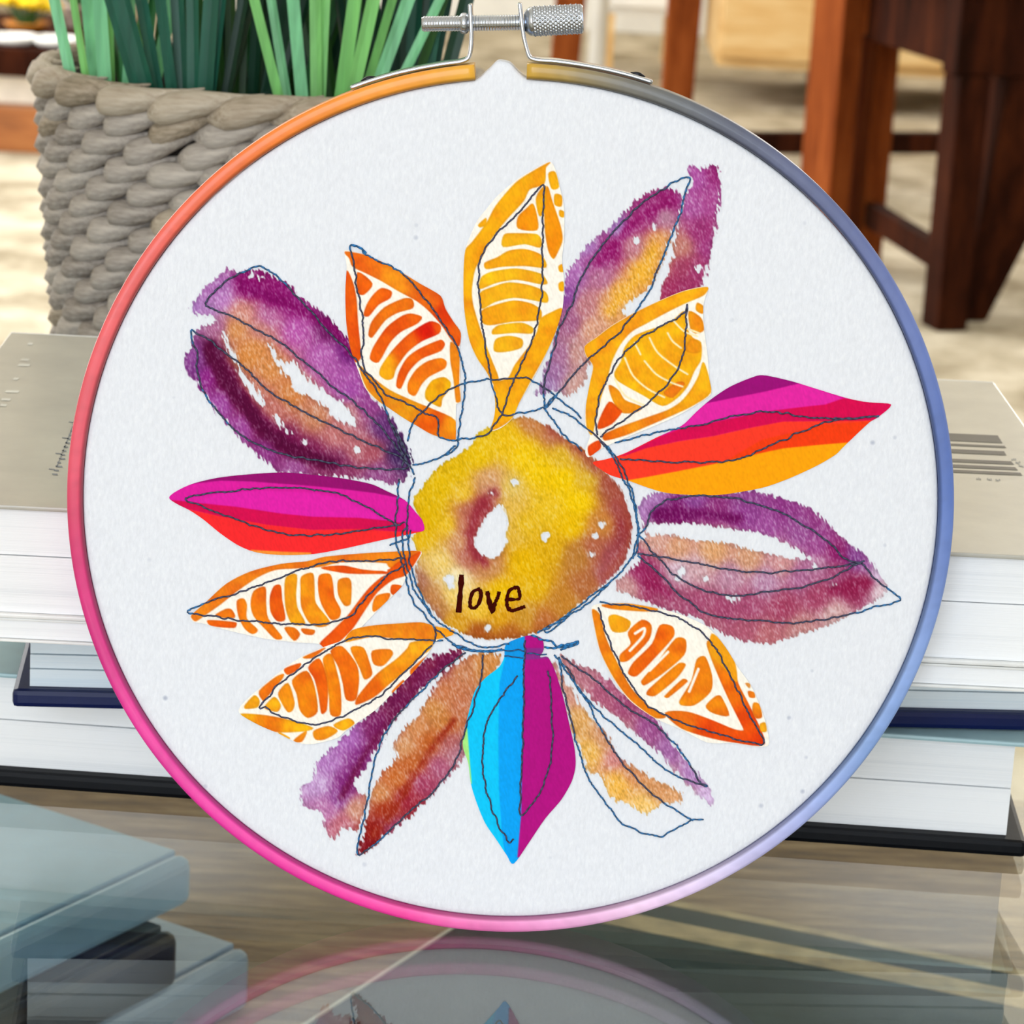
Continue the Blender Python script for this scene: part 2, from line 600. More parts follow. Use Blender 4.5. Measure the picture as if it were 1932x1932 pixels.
# ------------------------------------------------------------------ embroidery hoop
BETA = math.radians(4)
HN = np.array([0, -math.cos(BETA), math.sin(BETA)])     # faces the viewer
HY = np.array([0, math.sin(BETA), math.cos(BETA)])
HX = np.array([1.0, 0, 0])
HC = EYE + np.array([-0.000466, 0.577897, -0.163467])   # centre of the ring's front face
HR = 0.09145
RING_W, RING_D = 0.0032, 0.0092
FAB = -0.0008                                            # cloth lies a little behind the ring's front
base = HC - HY * HR - HN * RING_D
hoop = empty('embroidery_hoop', (HC[0], base[1], TABLE), 'round painted wooden embroidery hoop with a flower on white cloth, leaning on the books', 'embroidery hoop')
HO = np.array([HC[0], base[1], TABLE])


def on_plane(x, y, off=0.0):
    d = ray(x, y)
    q = HC + HN * off
    return EYE + d * (((q - EYE) @ HN) / (d @ HN))[..., None]


def uv(x, y, off=FAB):
    p = on_plane(np.asarray(x, float), np.asarray(y, float), off) - HC
    return p @ HX, p @ HY


def hp(u, v, n):
    """hoop-plane coordinates to coordinates relative to the hoop's base"""
    u, v, n = np.broadcast_arrays(np.asarray(u, float), np.asarray(v, float), np.asarray(n, float))
    return HC + u[..., None] * HX + v[..., None] * HY + n[..., None] * HN - HO


def attr_mat(name, rough, bump_kind=None, spec=0.3):
    m = NT(name, '#ffffff', rough, spec=spec)
    a = m.n('ShaderNodeAttribute')
    a.attribute_name = 'Col'
    m.base(a.outputs['Color'])
    if bump_kind == 'weave':
        v = m.coords((1, 1, 1))
        n1 = m.noise(m.coords((1500, 1500, 520), (0, math.radians(18), 0)), 1.0, 3, 0.6)
        m.bump(n1, 0.35, 0.00025)
    if bump_kind == 'wood':
        m.b.inputs['Coat Weight'].default_value = 0.15
    return m


# outer ring
g_l = math.atan2(*reversed([float(k) for k in uv(896, 142, 0)]))
g_r = math.atan2(*reversed([float(k) for k in uv(994, 138, 0)]))
RINGCOL = [(896, 142, '#f3b43a'), (780, 155, '#f7a032'), (650, 200, '#f7942e'), (520, 280, '#f48034'), (420, 360, '#ee6f44'), (300, 470, '#e8645c'),
           (205, 660, '#ea626a'), (150, 880, '#e0566c'), (140, 980, '#d8446c'), (150, 1080, '#d8357a'), (190, 1230, '#dc3288'),
           (260, 1390, '#e63c9a'), (400, 1550, '#ee38a4'), (600, 1690, '#f436a4'), (760, 1740, '#f4409f'), (860, 1755, '#f46cb4'), (960, 1758, '#f084c2'),
           (1080, 1750, '#eda8d6'), (1200, 1715, '#ecc6e6'), (1350, 1650, '#dacbee'), (1450, 1580, '#b8b8e6'), (1550, 1510, '#98aae0'),
           (1640, 1410, '#86a4da'), (1740, 1250, '#8aa6de'), (1790, 1100, '#7088c4'), (1812, 930, '#5c76ba'), (1790, 760, '#6076b6'), (1740, 620, '#6a7cb8'),
           (1640, 460, '#646f9e'), (1500, 310, '#62698a'), (1380, 225, '#5c6070'), (1280, 175, '#686a6c'), (1180, 150, '#78746a'), (1100, 138, '#94825a'),
           (1030, 133, '#c09a44'), (994, 133, '#d2a43a')]
rc = np.array([(x, y) for x, y, _ in RINGCOL], float)
ru, rv = uv(rc[:, 0], rc[:, 1], 0)
ra = np.unwrap(np.arctan2(rv, ru))                        # increases from the left end of the gap
if ra[-1] < ra[0]:
    pass
rcol = np.array([hx(c) for _, _, c in RINGCOL])
NSEG = 420
t_a = np.linspace(ra[0], ra[-1], NSEG)
order = np.argsort(ra)
ring_c = np.stack([np.interp(t_a, ra[order], rcol[order, k]) for k in range(3)], 1)
bev = 0.0007
prof = [(HR - bev * .3, -bev * .3), (HR, -bev), (HR, -RING_D + bev), (HR - bev, -RING_D), (HR - RING_W + bev, -RING_D), (HR - RING_W, -RING_D + bev),
        (HR - RING_W, -bev * 1.2), (HR - RING_W + bev * .35, -bev * .35), (HR - RING_W + bev * 1.2, 0), (HR - bev * 1.2, 0)]
K = len(prof)
RV, RCOL = [], []
streak = np.convolve(rng.normal(0, 1, NSEG + 40), np.ones(9) / 9, 'same')[20:20 + NSEG]
for i, a in enumerate(t_a):
    for (r_, n_) in prof:
        RV.append(hp(r_ * math.cos(a), r_ * math.sin(a), n_))
    for k in range(K):
        j = 1 + 0.05 * streak[i] + 0.012 * rng.normal() * (k in (8, 9))
        c = ring_c[i] * j
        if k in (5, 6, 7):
            c = c * 0.72  # shade beside the cloth put into the inner face's colour
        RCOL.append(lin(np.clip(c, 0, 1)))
RF = []
for i in range(NSEG - 1):
    for k in range(K):
        k2 = (k + 1) % K
        RF.append((i * K + k, (i + 1) * K + k, (i + 1) * K + k2, i * K + k2))
RF.append(tuple(range(K)))
RF.append(tuple((NSEG - 1) * K + k for k in range(K - 1, -1, -1)))
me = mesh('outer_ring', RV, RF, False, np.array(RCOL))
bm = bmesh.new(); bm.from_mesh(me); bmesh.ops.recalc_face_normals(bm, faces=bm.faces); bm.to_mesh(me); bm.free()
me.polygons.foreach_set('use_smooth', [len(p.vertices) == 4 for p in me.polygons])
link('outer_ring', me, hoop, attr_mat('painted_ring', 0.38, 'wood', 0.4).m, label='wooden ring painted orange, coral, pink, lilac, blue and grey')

# inner ring, hidden by the cloth it stretches
mb = MB()
ri = HR - RING_W - 0.0009
v_, f_ = [], []
for i in range(96):
    a = 2 * math.pi * i / 96
    for (r_, n_) in ((ri, -0.0022), (ri, -RING_D + .0006), (ri - .003, -RING_D + .0006), (ri - .003, -0.0022)):
        v_.append(hp(r_ * math.cos(a), r_ * math.sin(a), n_))
for i in range(96):
    for k in range(4):
        f_.append((i * 4 + k, ((i + 1) % 96) * 4 + k, ((i + 1) % 96) * 4 + (k + 1) % 4, i * 4 + (k + 1) % 4))
mb.add(v_, f_)
mb.build('inner_ring', wood_mat('bamboo', '#c9a468', '#d9b880', '#e6cc9a'), hoop)

# cloth
CLOTH = np.array([0.914, 0.922, 0.947])


def fabric_material():
    m = NT('white_cotton', '#e7e9ed', 0.9, spec=0.15)
    v = m.coords()
    vo = m.n('ShaderNodeTexVoronoi')
    vo.inputs['Scale'].default_value = 230
    m.l(v, vo.inputs['Vector'])
    sep = m.n('ShaderNodeSeparateColor')
    m.l(vo.outputs['Color'], sep.inputs[0])
    c1 = m.n('ShaderNodeMath'); c1.operation = 'GREATER_THAN'; c1.inputs[1].default_value = 0.86
    m.l(sep.outputs[0], c1.inputs[0])
    mr = m.n('ShaderNodeMapRange'); mr.inputs[1].default_value = 0.06; mr.inputs[2].default_value = 0.16
    mr.inputs[3].default_value = 1; mr.inputs[4].default_value = 0
    m.l(vo.outputs['Distance'], mr.inputs[0])
    mu = m.n('ShaderNodeMath'); mu.operation = 'MULTIPLY'
    m.l(c1.outputs[0], mu.inputs[0]); m.l(mr.outputs[0], mu.inputs[1])
    mu2 = m.n('ShaderNodeMath'); mu2.operation = 'MULTIPLY'
    m.l(mu.outputs[0], mu2.inputs[0]); m.l(sep.outputs[1], mu2.inputs[1])
    w1 = m.noise(m.coords((1700, 1700, 620), (0, math.radians(18), 0)), 1.0, 3, 0.6)
    rp = m.ramp(w1, [(0.3, '#e3e5ec'), (0.55, '#e9ebf2'), (0.75, '#eff1f6')])
    mix = m.n('ShaderNodeMix'); mix.data_type = 'RGBA'
    m.l(mu2.outputs[0], mix.inputs[0])
    m.l(rp, mix.inputs[6])
    mix.inputs[7].default_value = L4('#a9b0c4')
    m.base(mix.outputs[2])
    m.bump(w1, 0.45, 0.0003)
    return m.m


FABM = fabric_material()
RFAB = HR - RING_W - 0.0001
NA, fr = 480, [0, .3, .6, .85, .96, .985, .996, 1.0]
mid_g = (g_l + g_r) / 2
fa = mid_g + np.concatenate([np.linspace(-.08, .08, 200), np.linspace(.08, 2 * math.pi - .08, 282)[1:-1]])
hump = 0.0032 * np.exp(-(np.abs(fa - mid_g + .003) / 0.036) ** 2.2) + 0.0004 * np.exp(-((fa - mid_g) / 0.05) ** 6) + 0.00010 * np.sin((fa - mid_g) * 200) * np.exp(-((fa - mid_g) / 0.035) ** 4)
FV, FF = [], []
rows = [(f_r, FAB - (0.0 if f_r < .97 else {0.985: .00004, .996: .00018, 1.0: .0006}[f_r]), h) for f_r, h in zip(fr[1:], (0, 0, 0, .0, .35, .8, 1))]
rows += [(1.0, -0.003, 1), (1.0, -RING_D, 1.0), (1.006, -RING_D - .0012, 1.2), (1.01, -RING_D - .005, 1.3)]
FV.append(hp(0, 0, FAB))
for (f_r, n_, h) in rows:
    r_ = RFAB * min(f_r, 1.0) + hump * h
    if n_ < -RING_D:
        r_ = r_ - (f_r - 1) * 0.2
    FV += list(hp(r_ * np.cos(fa), r_ * np.sin(fa), n_))
for i in range(NA):
    FF.append((0, 1 + i, 1 + (i + 1) % NA))
for j in range(len(rows) - 1):
    for i in range(NA):
        a0 = 1 + j * NA
        FF.append((a0 + i, a0 + NA + i, a0 + NA + (i + 1) % NA, a0 + (i + 1) % NA))
fabric = link('fabric', mesh('fabric', FV, FF, True), hoop, FABM, label='white cotton cloth stretched in the hoop')

# ------------------------------------------------------------------ painter working in photo pixels on the cloth plane
_tab = rng.random((256, 256))


def vnoise(x, y):
    xi, yi = np.floor(x).astype(int), np.floor(y).astype(int)
    fx, fy = x - xi, y - yi
    fx, fy = fx * fx * (3 - 2 * fx), fy * fy * (3 - 2 * fy)
    g = lambda i, j: _tab[i & 255, j & 255]
    return (g(xi, yi) * (1 - fx) + g(xi + 1, yi) * fx) * (1 - fy) + (g(xi, yi + 1) * (1 - fx) + g(xi + 1, yi + 1) * fx) * fy


def fbm(P, s, o=3):
    r, a, t = 0, 1, 0
    for k in range(o):
        r = r + a * vnoise(P[:, 0] / s * 2 ** k + 17 * k, P[:, 1] / s * 2 ** k + 31 * k)
        t += a
        a *= .5
    return r / t


def streaks(P, ang=0.30, wdt=3.0, ln=11.0, o=0):
    c, s_ = math.cos(ang), math.sin(ang)
    return vnoise((P[:, 0] * c - P[:, 1] * s_) / wdt + o, (P[:, 0] * s_ + P[:, 1] * c) / ln + o * 3)


def spline(pts, closed=True, sub=4):
    p = np.asarray(pts, float)
    n = len(p)
    out = []
    rngk = range(n) if closed else range(n - 1)
    for i in rngk:
        if closed:
            p0, p1, p2, p3 = p[i - 1], p[i], p[(i + 1) % n], p[(i + 2) % n]
        else:
            p0, p1, p2, p3 = p[max(i - 1, 0)], p[i], p[i + 1], p[min(i + 2, n - 1)]
        # damp the tangents at corners so that points stay sharp
        for t in np.arange(sub) / sub:
            m1, m2 = (p2 - p0) * .42, (p3 - p1) * .42
            ll = np.linalg.norm(p2 - p1)
            m1 = m1 * min(1, ll / (np.linalg.norm(m1) + 1e-9))
            m2 = m2 * min(1, ll / (np.linalg.norm(m2) + 1e-9))
            h = t * t * (3 - 2 * t)
            out.append((2 * t ** 3 - 3 * t ** 2 + 1) * p1 + (t ** 3 - 2 * t ** 2 + t) * m1 + h * p2 + (t ** 3 - t ** 2) * m2)
    if not closed:
        out.append(p[-1])
    return np.array(out)


def sdf(P, poly, near=False):
    a = np.asarray(poly, float)
    b = np.roll(a, -1, 0)
    best = np.full(len(P), 1e18)
    npt = np.zeros_like(P)
    ins = np.zeros(len(P), bool)
    for (x1, y1), (x2, y2) in zip(a, b):
        ex, ey = x2 - x1, y2 - y1
        l2 = ex * ex + ey * ey
        if l2 < 1e-9:
            continue
        wx, wy = P[:, 0] - x1, P[:, 1] - y1
        t = np.clip((wx * ex + wy * ey) / l2, 0, 1)
        dx, dy = wx - ex * t, wy - ey * t
        d2 = dx * dx + dy * dy
        k = d2 < best
        best = np.where(k, d2, best)
        if near:
            npt[k, 0] = x1 + ex * t[k]
            npt[k, 1] = y1 + ey * t[k]
        if y1 != y2:
            c = ((y1 > P[:, 1]) != (y2 > P[:, 1])) & (P[:, 0] < (x2 - x1) * (P[:, 1] - y1) / (y2 - y1) + x1)
            ins ^= c
    d = np.sqrt(best)
    d = np.where(ins, -d, d)
    return (d, npt) if near else d


def sstep(a, b, x):
    t = np.clip((x - a) / (b - a), 0, 1)
    return t * t * (3 - 2 * t)


def idw(P, cp, power=3.2, soft2=30.0):
    xy = np.array([(x, y) for x, y, _ in cp], float)
    cc = np.array([hx(c) for _, _, c in cp])
    num = np.zeros((len(P), 3)); den = np.zeros(len(P))
    for q, c in zip(xy, cc):
        w_ = 1 / (((P - q) ** 2).sum(1) + soft2) ** (power / 2)
        num += w_[:, None] * c
        den += w_
    return num / den[:, None]


class Paint:
    def __init__(s, P, base):
        s.P = P
        s.c = np.tile(np.asarray(base, float), (len(P), 1))

    def fill(s, poly, col, soft=1.3, smooth=True, var=0.0, grow=0.0):
        poly = spline(poly) if smooth else np.asarray(poly, float)
        lo, hi = poly.min(0) - 4, poly.max(0) + 4
        k = np.where(((s.P > lo) & (s.P < hi)).all(1))[0]
        if not len(k):
            return
        d = sdf(s.P[k], poly) - grow
        a = sstep(soft, -soft, d)[:, None]
        c = idw(s.P[k], col) if isinstance(col, list) else np.tile(hx(col), (len(k), 1))
        if var:
            n = fbm(s.P[k], 26, 3)[:, None] - .5
            c = np.clip(c * (1 + var * n * np.array([.25, 1.0, .3])), 0, 1)
            rim = sstep(5, 0, -d)[:, None]
            c = c * (1 - .06 * rim)
        s.c[k] = s.c[k] * (1 - a) + c * a

    def stroke(s, line, wd, col, soft=1.2):
        line = spline(line, False)
        lo, hi = line.min(0) - wd - 3, line.max(0) + wd + 3
        k = np.where(((s.P > lo) & (s.P < hi)).all(1))[0]
        if not len(k):
            return
        best = np.full(len(k), 1e18)
        Q = s.P[k]
        for (x1, y1), (x2, y2) in zip(line[:-1], line[1:]):
            ex, ey = x2 - x1, y2 - y1
            l2 = ex * ex + ey * ey + 1e-9
            t = np.clip(((Q[:, 0] - x1) * ex + (Q[:, 1] - y1) * ey) / l2, 0, 1)
            best = np.minimum(best, (Q[:, 0] - x1 - ex * t) ** 2 + (Q[:, 1] - y1 - ey * t) ** 2)
        a = sstep(soft, -soft, np.sqrt(best) - wd / 2)[:, None]
        s.c[k] = s.c[k] * (1 - a) + hx(col) * a


STEP = 1.5
OUTLINES = []


def grid_for(lo, hi):
    nx = int((hi[0] - lo[0]) / STEP) + 2
    ny = int((hi[1] - lo[1]) / STEP) + 2
    X, Y = np.meshgrid(lo[0] + STEP * np.arange(nx), lo[1] + STEP * np.arange(ny))
    P = np.stack([X.ravel(), Y.ravel()], 1)
    idx = np.arange(nx * ny).reshape(ny, nx)
    Q = np.stack([idx[:-1, :-1], idx[1:, :-1], idx[1:, 1:], idx[:-1, 1:]], -1).reshape(-1, 4)
    return P, Q


def emit(name, P, Q, col, off, matl, label):
    use = np.unique(Q)
    remap = np.full(len(P), -1)
    remap[use] = np.arange(len(use))
    p3 = on_plane(P[use, 0], P[use, 1], FAB) + HN * off - HO
    me = mesh(name, p3, remap[Q], True, lin(np.clip(col[use], 0, 1)))
    return link(name, me, fabric, matl, label=label)


PRINT = attr_mat('printed_cotton', 0.85, 'weave', 0.15).m
PAINT = attr_mat('watercolour_on_cotton', 0.9, 'weave', 0.12).m


def applique(name, label, outline, base, painter, off):
    """cut cloth piece with a crisp outline"""
    oc = spline(outline)
    OUTLINES.append(oc)
    P, Q = grid_for(oc.min(0) - 4, oc.max(0) + 4)
    d, npt = sdf(P, oc, True)
    Q = Q[(d[Q] < -0.25).any(1)]
    out = d > 0
    P2 = P.copy()
    P2[out] = npt[out]
    pt = Paint(P, hx(base))
    painter(pt)
    c = pt.c * (1 + 0.07 * (streaks(P, .3, 2.5, 6)[:, None] - .5))
    return emit(name, P2, Q, c, off, PRINT, label)


def water(name, label, outlines, holes, cps, off, spots=(), rough=7.5, dens=.36, strokes=()):
    """watercolour patch with ragged, weave-broken edges"""
    ocs = [spline(o) for o in outlines]
    OUTLINES.extend(ocs)
    allp = np.concatenate(ocs)
    P, Q = grid_for(allp.min(0) - 8, allp.max(0) + 8)
    d = np.min([sdf(P, o) for o in ocs], 0)
    for h_ in holes:
        d = np.maximum(d, -sdf(P, spline(h_)))
    for (x, y, r_) in spots:
        d = np.maximum(d, r_ - np.hypot(P[:, 0] - x, P[:, 1] - y))
    st = streaks(P, .30, 2.8, 10)
    n1 = .6 * fbm(P, 9, 2) + .4 * fbm(P + 91, 24, 2)
    a = sstep(1.6, -2.0, d + rough * 1.3 * (n1 - .5) + rough * 1.5 * (st - .45))
    c = idw(P, cps, 4.4, 260.0)
    for (ln, wd, hc, soft) in strokes:
        l_ = spline(ln, False)
        best = np.full(len(P), 1e18)
        for (x1, y1), (x2, y2) in zip(l_[:-1], l_[1:]):
            ex, ey = x2 - x1, y2 - y1
            t = np.clip(((P[:, 0] - x1) * ex + (P[:, 1] - y1) * ey) / (ex * ex + ey * ey + 1e-9), 0, 1)
            best = np.minimum(best, (P[:, 0] - x1 - ex * t) ** 2 + (P[:, 1] - y1 - ey * t) ** 2)
        sa = .92 * sstep(soft, -soft, np.sqrt(best) - wd / 2 + 9 * (fbm(P, 16, 2) - .5) + 5 * (st - .5))[:, None]
        c = c * (1 - sa) + hx(hc) * sa
    st2 = streaks(P, .30, 2.6, 7.5, 40)
    mott = fbm(P, 30, 3)
    lum = c.mean(1)
    fine = streaks(P, .30, 1.9, 4.5, 77)
    wash = np.clip(dens * (0.30 + lum) * 2.5 * (.5 * st2 + .8 * fine - .63) + .16 * (mott - .5), -.40, .65)[:, None]
    c = np.where(wash > 0, c + (CLOTH - c) * wash, c * (1 + .40 * wash))
    gl = c.mean(1, keepdims=True)
    c = np.clip(gl + (c - gl) * 1.12, 0, 1) * 1.03
    edge = sstep(7, 0, -d)[:, None] * .10
    c = c * (1 - edge)
    col = CLOTH * (1 - a[:, None]) + c * a[:, None]
    Q = Q[(a[Q] > 0.06).any(1)]
    return emit(name, P, Q, col, off, PAINT, label)


def crop(ox, oy, s):
    return lambda *p: [(ox + s * q[0], oy + s * q[1]) + tuple(q[2:]) for q in p]


A = crop(300, 440, 500 / 1932)
B = crop(600, 280, 500 / 1666)
Cc = crop(980, 280, 420 / 1352)
D = crop(1080, 680, 640 / 1932)
Ec = crop(700, 700, 560 / 1932)
Fc = crop(300, 860, 560 / 1932)
G = crop(520, 1140, 960 / 1932)
H = crop(860, 1060, 160 / 1932)
CREAM = '#fcf5ea'


def bits(pt, conv, lst, var=0.55):
    for col, pts in lst:
        pt.fill(conv(*pts), col, var=var, grow=1.1)


# --- purple double petal, upper left
water('painted_petal', 'purple and tan watercolour petal beside the orange one',
      [A((230, 565), (290, 450), (330, 390), (450, 310), (490, 255), (570, 285), (700, 262), (780, 290), (870, 330), (960, 390), (1080, 490), (1280, 655), (1390, 780), (1440, 900), (1470, 1020),
         (1520, 1130), (1600, 1240), (1690, 1340), (1760, 1460), (1830, 1600), (1840, 1720), (1790, 1800), (1690, 1830), (1500, 1790), (1200, 1770), (900, 1750), (830, 1700), (720, 1620),
         (640, 1550), (560, 1470), (480, 1370), (400, 1280), (330, 1170), (250, 1060), (180, 980), (190, 900), (240, 820), (240, 740), (300, 690), (420, 640), (390, 612), (300, 600))],
      [A((800, 815), (870, 900), (930, 950), (1000, 940), (1060, 1040), (1150, 1110), (1250, 1190), (1330, 1230), (1370, 1290), (1430, 1360), (1430, 1400), (1330, 1370), (1230, 1290), (1130, 1210),
         (1020, 1160), (960, 1060), (880, 990), (840, 900)),
       A((470, 720), (540, 860), (590, 980), (650, 1070), (710, 1150), (770, 1240), (730, 1240), (660, 1140), (600, 1050), (550, 960)),
       A((850, 1340), (910, 1400), (970, 1460), (930, 1440), (870, 1380))],
      A((650, 390, '#7a0a5c'), (850, 470, '#7d0f60'), (1000, 530, '#8a2070'), (1250, 690, '#681858'), (1400, 850, '#6c2070'), (450, 470, '#b980bd'), (350, 560, '#b080b8'), (420, 400, '#a568a8'),
        (800, 620, '#b26a9a'), (1000, 700, '#b25aa4'), (1200, 900, '#b062a8'), (1350, 1050, '#a858a2'), (1400, 1150, '#a050a0'), (1500, 1250, '#8c3f84'), (1650, 1420, '#62306c'), (1750, 1600, '#3c2050'),
        (600, 580, '#cb8c80'), (750, 700, '#c08078'), (560, 700, '#cc8c56'), (700, 850, '#cf8a50'), (800, 1000, '#cc8850'), (950, 1180, '#c8804a'), (1150, 1330, '#c08060'), (1300, 1450, '#b87070'),
        (1450, 1560, '#b06870'), (1550, 1600, '#a0505e'), (1400, 1300, '#b87a80'), (650, 900, '#cc8648'), (380, 880, '#48042e'), (480, 1050, '#560636'), (600, 1200, '#5a0838'), (750, 1400, '#600a3c'),
        (900, 1530, '#640c40'), (1100, 1620, '#701a48'), (1300, 1680, '#7a3058'), (340, 1050, '#8a2a80'), (450, 1250, '#9a4a98'), (600, 1430, '#9a4a94'), (800, 1580, '#8a3a80'), (1000, 1700, '#98528e'),
        (1300, 1750, '#82305e'), (1600, 1750, '#8c4a80'), (270, 900, '#8a4a90'), (420, 680, '#a86a90'), (250, 550, '#a070b0'), (250, 1000, '#7a3a80'), (700, 1120, '#c07a68'), (850, 1280, '#b87068')),
      0.00010, strokes=[(A((600, 375), (720, 420), (860, 480), (1000, 540), (1130, 610), (1270, 700), (1400, 850)), 17, '#760a5a', 9), (A((375, 850), (430, 980), (520, 1120), (640, 1270), (760, 1420), (900, 1540), (1080, 1620), (1260, 1680)), 27, '#4e0632', 8)],
      spots=A((1060, 1520, 3.5), (1440, 1580, 4), (750, 320, 5), (680, 300, 4)))

# --- purple petal, upper right
water('painted_petal', 'purple and yellow watercolour petal above the yellow cut petal',
      [Cc((100, 1490), (140, 1380), (190, 1250), (230, 1090), (255, 940), (275, 790), (330, 690), (430, 570), (560, 470), (680, 340), (790, 260), (890, 235), (950, 255), (985, 300), (975, 400),
          (940, 490), (900, 590), (860, 700), (800, 850), (740, 890), (680, 930), (620, 990), (660, 1030), (640, 1120), (500, 1220), (420, 1330), (390, 1430), (310, 1500), (240, 1480), (150, 1490)),
       Cc((1020, 110), (1100, 115), (1190, 110), (1220, 170), (1220, 260), (1200, 400), (1170, 560), (1150, 700), (1120, 790), (1090, 850), (1000, 890), (850, 940), (860, 850), (900, 730), (930, 640),
          (945, 560), (960, 470), (985, 380), (1010, 280), (1040, 200))],
      [Cc((985, 200), (1030, 190), (1015, 270), (960, 260))],
      Cc((900, 330, '#84145e'), (800, 390, '#8c2268'), (700, 450, '#93306e'), (560, 620, '#86195f'), (480, 680, '#96397a'), (420, 600, '#a878b4'), (600, 460, '#a070b0'), (330, 760, '#a86aaa'),
         (285, 900, '#8a4a98'), (500, 780, '#b07090'), (700, 600, '#b87888'), (880, 400, '#b88ea0'), (800, 650, '#dea24a'), (850, 580, '#d89a58'), (750, 750, '#e4aa40'), (620, 880, '#e2a748'),
         (560, 980, '#d89c60'), (400, 950, '#b87a80'), (300, 1050, '#9a5a80'), (450, 1100, '#d09a80'), (350, 1250, '#c09088'), (250, 1250, '#a06a90'), (200, 1350, '#9a6a98'), (350, 1430, '#c49890'),
         (150, 1430, '#9c78a8'), (1080, 180, '#a8569c'), (1180, 150, '#8c2a6c'), (1150, 300, '#a04888'), (1050, 350, '#a85898'), (1100, 500, '#94346e'), (1150, 600, '#983c78'), (980, 600, '#b87a70'),
         (1000, 720, '#9a4060'), (1080, 750, '#983868'), (930, 860, '#96305a'), (1000, 850, '#90305c')),
      0.00010, strokes=[(Cc((920, 325), (800, 385), (690, 455), (570, 600), (480, 690)), 12, '#86145f', 9), (Cc((820, 600), (760, 720), (640, 880), (560, 980)), 14, '#e4aa3c', 12)],
      spots=Cc((1085, 730, 4), (820, 470, 4), (715, 560, 3)))

# --- purple petal, right
water('painted_petal', 'wide purple and peach watercolour petal below the striped one',
      [D((375, 840), (470, 750), (700, 760), (900, 750), (1000, 738), (1100, 755), (1220, 790), (1330, 830), (1430, 900), (1520, 990), (1600, 1060), (1700, 1140), (1745, 1210), (1790, 1290), (1770, 1340),
         (1690, 1390), (1600, 1440), (1500, 1490), (1400, 1530), (1270, 1570), (1160, 1610), (1060, 1610), (950, 1590), (870, 1560), (800, 1530), (720, 1470), (620, 1440), (520, 1410), (400, 1370),
         (280, 1320), (235, 1280), (330, 1190), (380, 1140), (370, 1050), (420, 1000), (400, 930))],
      [D((440, 930), (560, 925), (700, 930), (850, 950), (970, 970), (1100, 990), (1200, 1040), (1290, 1080), (1350, 1130), (1270, 1130), (1100, 1095), (950, 1060), (800, 1030), (650, 1010), (500, 985), (420, 985))],
      D((500, 880, '#62084f'), (600, 870, '#6a0c56'), (800, 850, '#843070'), (1000, 880, '#8c4088'), (400, 860, '#b080b8'), (470, 790, '#a878b0'), (700, 790, '#8c4a90'), (1000, 780, '#8a4585'),
        (1200, 850, '#8a3a80'), (1100, 930, '#9a5094'), (1300, 980, '#94508e'), (1400, 1050, '#984a8a'), (1500, 1100, '#842462'), (1400, 930, '#8a3a7a'), (1620, 1120, '#7a3a80'), (1680, 1150, '#985a94'),
        (1735, 1210, '#d8c0dc'), (480, 1010, '#d0a090'), (600, 1060, '#d09a78'), (800, 1080, '#d49e70'), (1000, 1120, '#cc9878'), (1200, 1150, '#c89090'), (1400, 1170, '#b07898'), (700, 1180, '#c8a0a8'),
        (900, 1230, '#b888a0'), (600, 1200, '#d0b0c0'), (1100, 1260, '#b080a0'), (1300, 1230, '#a86890'), (1500, 1200, '#9a4a70'), (400, 1200, '#902a5c'), (450, 1260, '#8a2050'), (550, 1330, '#9a4a6a'),
        (310, 1290, '#c09090'), (700, 1380, '#9c4a6c'), (850, 1420, '#9a4468'), (1000, 1400, '#9c4a6c'), (1200, 1400, '#983e5c'), (1400, 1330, '#9a4060'), (1600, 1290, '#862048'), (1670, 1270, '#801c42'),
        (1000, 1530, '#a85a70'), (1100, 1570, '#b06870'), (1300, 1530, '#b88080'), (1500, 1450, '#c8a0a0'), (1750, 1310, '#d8c0c8'), (800, 1500, '#a86074')),
      0.00010, strokes=[(D((490, 880), (620, 865), (800, 880), (950, 905)), 13, '#640a50', 9), (D((1470, 1070), (1540, 1130)), 9, '#861f62', 8), (D((385, 1190), (460, 1270), (560, 1340)), 10, '#8a1e50', 9), (D((1480, 1310), (1590, 1290), (1670, 1265)), 18, '#841c46', 9)],
      spots=D((625, 1200, 7), (600, 1240, 5), (920, 1355, 7), (890, 1350, 4), (755, 1240, 4), (1480, 1280, 4), (1380, 1170, 4)), rough=6)

